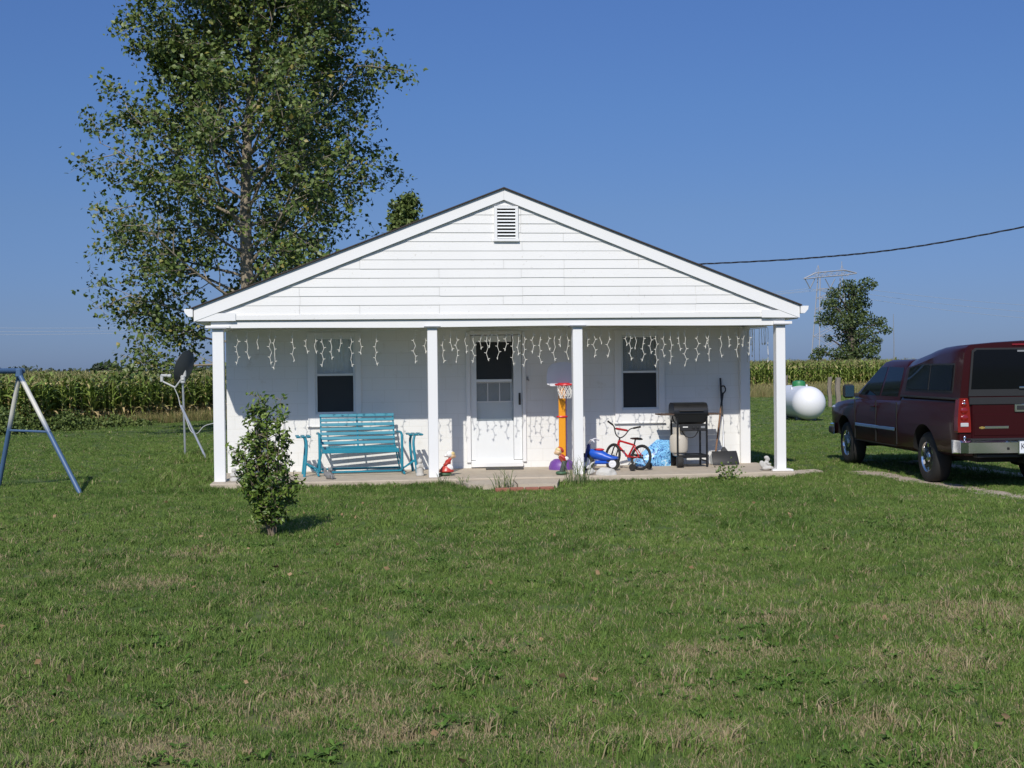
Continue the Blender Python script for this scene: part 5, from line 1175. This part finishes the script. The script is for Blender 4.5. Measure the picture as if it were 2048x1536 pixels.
def leaves_mesh(name, C, D, size, material, parent=None, seed=0, fold=.25, aspect=.8, kind=None):
    """one kite shaped leaf (two folded faces) at every centre C, facing mostly along D"""
    rg = np.random.default_rng(seed); n = len(C); C = np.asarray(C, float)
    nrm = rg.normal(0, 1, (n, 3)); 
    if D is not None: nrm += np.asarray(D) * 1.2
    nrm /= np.linalg.norm(nrm, axis=1)[:, None]
    t = rg.normal(0, 1, (n, 3)); t -= nrm * (t * nrm).sum(1)[:, None]; t /= np.linalg.norm(t, axis=1)[:, None]; b = np.cross(nrm, t)
    s = (size * rg.uniform(.65, 1.25, n))[:, None]
    V = np.stack([C - t * s * .5, C + b * s * .5 * aspect + nrm * s * fold * .5, C + t * s * .6, C - b * s * .5 * aspect + nrm * s * fold * .5], 1).reshape(-1, 3)
    me = bpy.data.meshes.new(name); me.vertices.add(4 * n); me.vertices.foreach_set('co', V.astype(np.float32).ravel())
    base = np.arange(n)[:, None] * 4; F = np.concatenate([base + [0, 1, 2], base + [0, 2, 3]], 1).reshape(-1)
    me.loops.add(6 * n); me.loops.foreach_set('vertex_index', F.astype(np.int32)); me.polygons.add(2 * n)
    me.polygons.foreach_set('loop_start', np.arange(0, 6 * n, 3, dtype=np.int32)); me.update(calc_edges=True); me.validate()
    me.materials.append(material); o = bpy.data.objects.new(name, me); COL.objects.link(o)
    if parent is not None: o.parent = parent
    if kind: o['kind'] = kind
    return o
tag(leaves_mesh('leaf_litter', LITTER, None, .05, M['litter'], seed=77), kind='stuff')
# undergrowth
C = []; rd = np.random.default_rng(8)
for _ in range(210):
    x = rd.uniform(-22, -12.0); y = float(field_edge(np.array([x]))[0]) + rd.uniform(-1.0, .8); fade = np.clip((-11.6 - x) / 3.2, .25, 1); h = rd.uniform(.30, 1.10) * fade; r = rd.uniform(.35, .7)
    k = 260; a = rd.normal(0, 1, (k, 3)); a /= np.linalg.norm(a, axis=1)[:, None]; a *= rd.uniform(.6, 1.0, (k, 1)); C.append(np.stack([x + a[:, 0] * r, y + a[:, 1] * r, np.abs(a[:, 2]) * h], 1))
tag(leaves_mesh('undergrowth', np.concatenate(C), None, .085, M['under_leaf'], seed=3), kind='stuff')

# ================================================================== TREES
def grow(seed, height, trunk_r, z_first, nprim, reach, up_ang, leaf_per, lean=(0, 0), tw_len=.5, sparse=None, sub=7, twn=5, rtop=.03, wob=.25):
    """returns limb mesh builder, leaf centres and outward directions"""
    rd = random.Random(seed); mb = MB(); C = []; D = []
    def tp(t):   # trunk centre line
        return Vector((lean[0] * t * t + wob * math.sin(t * 5 + seed), lean[1] * t * t + wob * math.cos(t * 4.3 + seed), height * t)) - Vector((wob * math.sin(seed), wob * math.cos(seed), 0))
    n = 26; mb.tube([tp(i / n) for i in range(n + 1)], [max(rtop, trunk_r * (1 - .9 * (i / n) ** .8) * (1.25 if i == 0 else 1)) for i in range(n + 1)], 12)
    az = rd.uniform(0, 6.28)
    for k in range(nprim):
        t = z_first + (1 - z_first) * (k + rd.random() * .7) / nprim; t = min(t, .985); az += 2.4 + rd.uniform(-.5, .5)
        base = tp(t); R_ = reach(base.z, az) * rd.uniform(.82, 1.1); ang = up_ang(t) * rd.uniform(.8, 1.2)
        L = R_ / max(.25, math.cos(ang)); L = min(L, R_ * 1.9)
        d = Vector((math.cos(az) * math.cos(ang), math.sin(az) * math.cos(ang), math.sin(ang)))
        m = 9; pts = [base]; cur = d.copy(); r0 = max(.014, min(trunk_r * .32, .008 + .010 * L) * (1 - .3 * t))
        for i in range(m):
            cur = (cur + Vector((rd.uniform(-.12, .12), rd.uniform(-.12, .12), rd.uniform(-.06, .12)))).normalized(); pts.append(pts[-1] + cur * (L / m))
        mb.tube(pts, [max(.006, r0 * (1 - .85 * i / m)) for i in range(m + 1)], 6)
        for q in range(sub):
            s = .22 + .78 * (q + rd.random()) / sub; idx = min(m - 1, int(s * m)); p = pts[idx].lerp(pts[idx + 1], s * m - idx) if idx < m else pts[-1]
            a2 = rd.uniform(0, 6.28); side = cur.orthogonal().normalized(); side = Matrix.Rotation(a2, 3, cur) @ side
            d2 = (d * .8 + side * .9 + Vector((0, 0, .15))).normalized(); L2 = L * rd.uniform(.16, .34) * (1.1 - .4 * s) + tw_len * .4
            p2 = [p]; c2 = d2.copy()
            for i in range(4): c2 = (c2 + Vector((rd.uniform(-.25, .25), rd.uniform(-.25, .25), rd.uniform(-.2, .22)))).normalized(); p2.append(p2[-1] + c2 * L2 / 4)
            mb.tube(p2, [max(.004, r0 * .35 * (1 - .7 * i / 4)) for i in range(5)], 4, cap=False)
            for w_ in range(twn):
                u_ = .3 + .7 * (w_ + rd.random()) / twn; ii = min(3, int(u_ * 4)); pp_ = p2[ii].lerp(p2[ii + 1], u_ * 4 - ii)
                dd = (c2 * .5 + Vector((rd.gauss(0, 1), rd.gauss(0, 1), rd.gauss(0, .8) - .1))).normalized(); lt = tw_len * rd.uniform(.5, 1.2); e = pp_ + dd * lt
                keep = 1.0 if sparse is None else sparse(e)
                if rd.random() > keep + .25: continue
                mb.tube([pp_, e], [.005, .0025], 3, cap=False)
                cnt = int(leaf_per * keep * rd.uniform(.6, 1.4))
                for _ in range(cnt):
                    s_ = rd.random() ** .7; pos = pp_ + dd * lt * s_ + Vector((rd.gauss(0, 1), rd.gauss(0, 1), rd.gauss(0, 1))) * (.10 * tw_len / .5)
                    if pos.z < 1.5 and height > 12: continue
                    C.append(tuple(pos)); o_ = pos - Vector((tp(t).x, tp(t).y, pos.z)); D.append(tuple((o_.normalized() * .3 if o_.length > 0 else o_) + Vector((0, -.15, .5))))
    return mb, C, D
# ---- big poplar behind the house
T1 = (-7.25, 36.0, 0)
def reach1(z, az): 
    b = np.interp(z, [2, 4, 6, 8, 10, 12, 14, 16, 17.5], [3.7, 4.05, 3.9, 3.5, 3.45, 3.4, 2.9, 1.8, .6])
    return float(b * (1 + .22 * math.cos(az) * min(1, max(0, (z - 6) / 3))))
def sparse1(p):
    z = p.z; base = np.interp(z, [1.5, 4, 6.5, 9, 12], [.95, .88, .78, .86, .95])
    if abs(p.x - .15) < .45 and p.y < .3 and 3 < p.z < 9: base *= .35
    return float(base * (.85 if p.x < -2.5 and z < 6 else 1.0))
mb, C, D = grow(21, 17.3, .26, .105, 84, reach1, lambda t: R(float(np.interp(t, [.1, .18, .3, .5, 1], [2, 10, 26, 42, 58]))), 22, lean=(1.3, 0), tw_len=.66, sparse=sparse1, sub=10, twn=8)
tr1 = thing('poplar_tree', 'tall full poplar tree with pale trunk behind the left roof slope', 'tree', T1)
mb.build('trunk', M['bark'], tr1, angle=60); kp = np.random.default_rng(2).random(len(C)) < np.interp(np.array(C)[:, 2], [1.5, 5, 8, 12], [.62, .72, .86, .95])
leaves_mesh('crown', np.array(C)[kp], np.array(D)[kp], .128, M['poplar'], tr1, seed=4)
print('poplar leaves', len(C))
# ---- young tree peeping over the roof
mb, C, D = grow(7, 9.6, .12, .25, 30, lambda z, a: float(np.interp(z, [2, 5, 6.5, 8.0, 9.8], [2.0, 1.6, .9, .35, .1])), lambda t: R(52), 10, tw_len=.5, sub=6, twn=6, rtop=.012, wob=.12)
tr2 = thing('young_tree', 'young leafy tree peeping over the left roof slope beside the poplar', 'tree', (-4.75, 60, 0))
mb.build('trunk', M['twig'], tr2); leaves_mesh('crown', C, D, .19, M['poplar2'], tr2, seed=5)
# ---- lone dark oak beyond the corn
rd = random.Random(17); tr3 = thing('oak_tree', 'lone dark broad oak standing beyond the corn right of the house', 'tree', (31.9, 120, 0))
mb = MB(); mb.tube([(0, 0, 0), (.1, 0, 2), (.25, 0, 4.5), (.1, 0, 7), (.5, 0, 9)], [.45, .38, .28, .16, .05], 10); C = []
CL = [(-.2, 9.0, .95), (1.4, 9.2, .9), (.6, 8.4, 1.2), (-1.3, 8.3, .95), (-2.3, 7.4, .8), (-1.0, 7.0, 1.1), (1.4, 7.5, 1.0), (-2.3, 6.0, 1.1), (-.9, 5.8, 1.2), (.4, 6.2, 1.2), (1.7, 6.1, 1.0), (2.9, 5.6, .85), (3.1, 4.9, .6), (-.2, 4.6, 1.1), (1.2, 4.5, 1.2), (-2.5, 3.0, .8), (-1.3, 2.6, 1.0), (-3.0, 2.4, .7), (0, 3.0, 1.1), (1.3, 3.0, 1.1), (2.4, 3.2, .7), (2.9, 3.9, .55), (2.0, 2.2, .7), (-.3, 1.8, 1.0), (.9, 1.7, 1.0), (-1.8, 4.2, .5), (.3, 3.6, 1.0), (.2, 2.4, 1.0), (.6, 5.3, 1.0), (.2, 7.3, .9)]
for (x, z, r) in CL:
    y = rd.uniform(-1.9, 1.0); mb.tube(curve_pts([(.15, 0, max(1.2, z - 2.0)), (x * .5, y * .5, z - .6), (x, y, z)], 4), [.13 - .10 * i / 8 for i in range(9)], 6)
    for _ in range(int(330 * r * r)):
        a = Vector((rd.gauss(0, 1), rd.gauss(0, 1), rd.gauss(0, 1))); a = a.normalized() * (rd.random() ** .45) * r; C.append((x + a.x * 1.05, y + a.y * 1.2, z + a.z * .78))
mb.build('trunk', M['oakbark'], tr3); leaves_mesh('crown', C, None, .22, M['oak'], tr3, seed=6)
# ---- shrub on the lawn
sb = thing('shrub', 'leafy green shrub standing alone on the lawn before the porch', 'shrub', (-2.585, 13.54, 0))
mb = MB(); C = []; D = []; rd = random.Random(12)
def prof_r(z): return float(np.interp(z, [0, .15, .35, .6, .8, 1.0, 1.2, 1.35, 1.5], [.04, .08, .20, .38, .43, .37, .29, .22, .14]))
stems = []
for k in range(34):
    az = rd.uniform(0, 6.28); zt = rd.uniform(.40, 1.40) if k > 7 else (1.49, 1.45, 1.40, 1.42, 1.3, 1.33, 1.2, 1.25)[k]
    rr_ = prof_r(zt) * rd.uniform(.55, .95); p0 = Vector((rd.uniform(-.03, .03), rd.uniform(-.03, .03), 0)); p3 = Vector((rr_ * math.cos(az), rr_ * math.sin(az), zt))
    pts = curve_pts([p0, Vector((p3.x * .35, p3.y * .35, zt * .35)), Vector((p3.x * .8, p3.y * .8, zt * .72)), p3], 4); mb.tube(pts, [.008 - .006 * i / 12 for i in range(13)], 5)
    for i in range(3, 13):
        s = i / 12
        for _ in range(2):
            q = pts[i]; d = Vector((rd.gauss(0, 1), rd.gauss(0, 1), rd.gauss(.3, .7))).normalized(); L = rd.uniform(.05, .15) * (1.1 - .3 * s); e = q + d * L; mb.tube([q, e], [.004, .002], 3, cap=False)
            for _ in range(rd.randint(6, 10)):
                pos = q + d * L * rd.uniform(.4, 1.15) + Vector((rd.gauss(0, .018), rd.gauss(0, .018), rd.gauss(0, .018))); 
                if pos.z < .13: continue
                C.append(tuple(pos)); D.append((pos.x * 1.5, pos.y * 1.5 - .1, .45))
mb.tube([(0.02, -.02, 0), (.03, -.03, .2), (.0, -.02, .42)], [.02, .016, .012], 7); mb.tube([(.03, -.03, .2), (.07, -.05, .42)], [.013, .009], 6)
mb.build('stems', M['twig'], sb); leaves_mesh('foliage', C, D, .058, M['shrub'], sb, seed=9, aspect=.5)
print('shrub leaves', len(C))
# ---- weeds by the porch
def weed(label, loc, nb, hmin, hmax, rad, lean, wd, seed, leafy=False):
    me = blade_mesh('weed', nb, rad, hmin, hmax, wd, lean, M['weed'], seed, 4); o = bpy.data.objects.new('weed', me); COL.objects.link(o); o.location = loc
    tag(o, label, 'weed', 'weeds growing along the porch edge')
    return o
weed('tall pale grassy weed growing through the crack of the front step', H(-.17, -1.18, .0), 46, .12, .42, .14, .9, .006, 71)
weed('tall thin grass weed at the foot of the third porch post', H(.98, -.55, 0), 70, .15, .50, .20, .6, .005, 72)
weed('straggly weed stems beside the girl statue at the step corner', H(-.72, -.62, 0), 16, .12, .26, .10, .9, .006, 73)
weed('wispy weed at the foot of the second post', H(-1.02, -.52, 0), 22, .1, .26, .08, .7, .005, 74)
o = weed('low leafy weed at porch edge below the snow shovel', H(3.35, -.52, 0), 14, .1, .3, .10, .7, .006, 75)
C = [(random.Random(i).gauss(0, .10), random.Random(i + 500).gauss(0, .06), abs(random.Random(i + 900).gauss(.10, .08))) for i in range(170)]
leaves_mesh('leaves', C, None, .045, M['shrub'], o, seed=14)

# ================================================================== DISTANCE
# lattice tower
tw = thing('transmission_tower', 'distant steel lattice transmission tower behind the oak', 'transmission tower', (87.9, 350, 0), R(8))
mb = MB()
def bar(a, b, r=.11): mb.tube([a, b], r, 4)
zb, hw_b = 0, 4.6; levels = [0, 5, 9.5, 13.5, 17, 20, 22.5]
for sx in (-1, 1):
    for sy in (-1, 1): bar((sx * 4.6, sy * 3.2, 0), (sx * 3.2, sy * .8, 25.5), .15)
for i in range(len(levels) - 1):
    def at(z): k = z / 25.5; return 4.6 - 1.4 * k, 3.2 - 2.4 * k
    (x0, y0), (x1, y1) = at(levels[i]), at(levels[i + 1])
    for sy in (-1, 1):
        bar((-x0, sy * y0, levels[i]), (x1, sy * y1, levels[i + 1]), .07); bar((x0, sy * y0, levels[i]), (-x1, sy * y1, levels[i + 1]), .07); bar((-x1, sy * y1, levels[i + 1]), (x1, sy * y1, levels[i + 1]), .07)
for sy in (-.6, .6):
    bar((-7.5, sy * .4, 25.3), (-4, sy, 26.9), .13); bar((-4, sy, 26.9), (4, sy, 27.6), .13); bar((4, sy, 27.6), (7.6, sy * .4, 26.8), .13); bar((-7.5, sy * .4, 25.2), (-4, sy, 25.5), .13); bar((-4, sy, 25.6), (4, sy, 26.2), .13); bar((4, sy, 26.2), (7.6, sy * .4, 26.7), .13)
    for i in range(12):
        xa = -5 + i * .9; bar((xa, sy, 25.9 if i % 2 else 27), (xa + .9, sy, 27.0 if i % 2 else 25.9), .06)
for sx in (-1, 1): bar((sx * 3.4, 0, 25.5), (sx * 3.4, 0, 30.0 if sx > 0 else 29.0), .09); bar((sx * 2.8, 0, 27), (sx * 3.4, 0, 29), .06); bar((sx * 4.2, 0, 27), (sx * 3.4, 0, 29), .06)
mb.build('lattice', M['lattice'], tw)
for xx in (-5.8, 0, 5.9):
    mb = MB(); bar((xx - 1.4, 0, 25.2), (xx, 0, 22.6), .14); bar((xx + 1.4, 0, 25.2), (xx, 0, 22.6), .14); mb.build('insulator', M['steelgrey'], tw)
def cat_wire(a, b, sag, r, n=24):
    a, b = Vector(a), Vector(b); return MB().tube([a.lerp(b, i / n) - Vector((0, 0, sag * 4 * (i / n) * (1 - i / n))) for i in range(n + 1)], r, 4)
for k, (dx, z) in enumerate(((-5.8, 22.6), (0, 22.6), (5.9, 22.8))):
    lb = ('lowest faint transmission wire leaving the tower', 'middle faint transmission wire leaving the tower', 'upper faint transmission wire leaving the tower')[k]
    a = (87.9 + dx, 350, z); mb = cat_wire(a, (330 + dx, 430 + k * 12, 26), 11 - 2.0 * k, .04)
    m2 = cat_wire(a, (-330 + dx, 352 + k * 2, 23 + k), 10.5 - .3 * k, .035); o_ = len(mb.v); mb.v += m2.v; mb.f += [tuple(i + o_ for i in q) for q in m2.f]
    tag(mb.build('transmission_wire', M['farwire']), lb, 'power line', 'transmission wires across the distance')
mb = MB(); mb.tube([(0, 0, 0), (.05, 0, 4), (.0, 0, 7.6)], [.07, .05, .03], 6); o = mb.build('antenna_mast', M['steelgrey']); o.location = (45.1, 150, 0); tag(o, 'thin distant antenna mast above the corn right of the oak', 'mast')
# service cable from the house to the right
mb = MB(); n = 90; a = Vector((3.75, 27.5, 3.95)); b = Vector((11.3, 24.0, 4.62)); e = Vector((20, 19.5, 6.6)); pts = curve_pts([a, Vector((6.2, 26.5, 3.98)), Vector((8.3, 25.5, 4.13)), b, Vector((14.5, 22.4, 5.2)), e], 18)
for ph in (0, 2.09, 4.19): mb.tube([p + Vector((0, .012 * math.sin(i * .9 + ph), .012 * math.cos(i * .9 + ph))) for i, p in enumerate(pts)], .0075, 5)
tag(mb.build('service_cable', M['cable']), 'black twisted service cable rising from the roof to the right', 'power cable')
# far treeline, one round tree, white farm building
C = []; rg = np.random.default_rng(31)
for _ in range(150):
    x = rg.uniform(-330, -30); y = rg.uniform(420, 520); h = rg.uniform(2.5, 5.0); r = rg.uniform(4, 9); k = 60; a = rg.normal(0, 1, (k, 3)); a /= np.linalg.norm(a, axis=1)[:, None]; a *= rg.uniform(.5, 1, (k, 1)); C.append(np.stack([x + a[:, 0] * r, y + a[:, 1] * r, np.abs(a[:, 2]) * h], 1))
tag(leaves_mesh('distant_treeline', np.concatenate(C), None, 1.6, M['far'], seed=32), kind='stuff')
def far_tree(loc, h, r, label, seed):
    t = thing('distant_tree', label, 'tree', loc, 0, 'far trees on the left horizon'); rg = np.random.default_rng(seed)
    MB().tube([(0, 0, 0), (0, 0, h * .6)], [.35, .2], 6).build('trunk', M['oakbark'], t)
    C = []
    for _ in range(14):
        c = rg.normal(0, 1, 3); c /= np.linalg.norm(c); c = c * rg.uniform(.3, .75) * np.array([r, r, h * .42]) + [0, 0, h * .55]; a = rg.normal(0, 1, (120, 3)); a /= np.linalg.norm(a, axis=1)[:, None]; C.append(c + a * np.array([r, r, h * .4]) * .38 * rg.uniform(.4, 1, (120, 1)))
    leaves_mesh('crown', np.concatenate(C), None, .7, M['far'], t, seed=seed)
far_tree((-96.5, 300, 0), 4.6, 3.6, 'rounded dark tree highest on the left horizon', 3)
far_tree((-116, 300, 0), 3.2, 4.0, 'low spreading tree left of the rounded tree on the horizon', 4)
far_tree((-50.5, 240, 0), 3.1, 3.0, 'low tree on the horizon just left of the satellite dish', 5)
fb = thing('silo', 'tiny white farm silo glinting on the left horizon', 'silo', (-296, 1000, 0))
mb = MB(); mb.lathe([(1.6, 0), (1.6, 7.6)], 20); mb.build('wall', M['paint'], fb)
mb = MB(); mb.lathe([(1.62, 7.6), (1.2, 8.5), (.5, 9.0), (.0001, 9.1)], 20); mb.build('roof', M['paint'], fb)
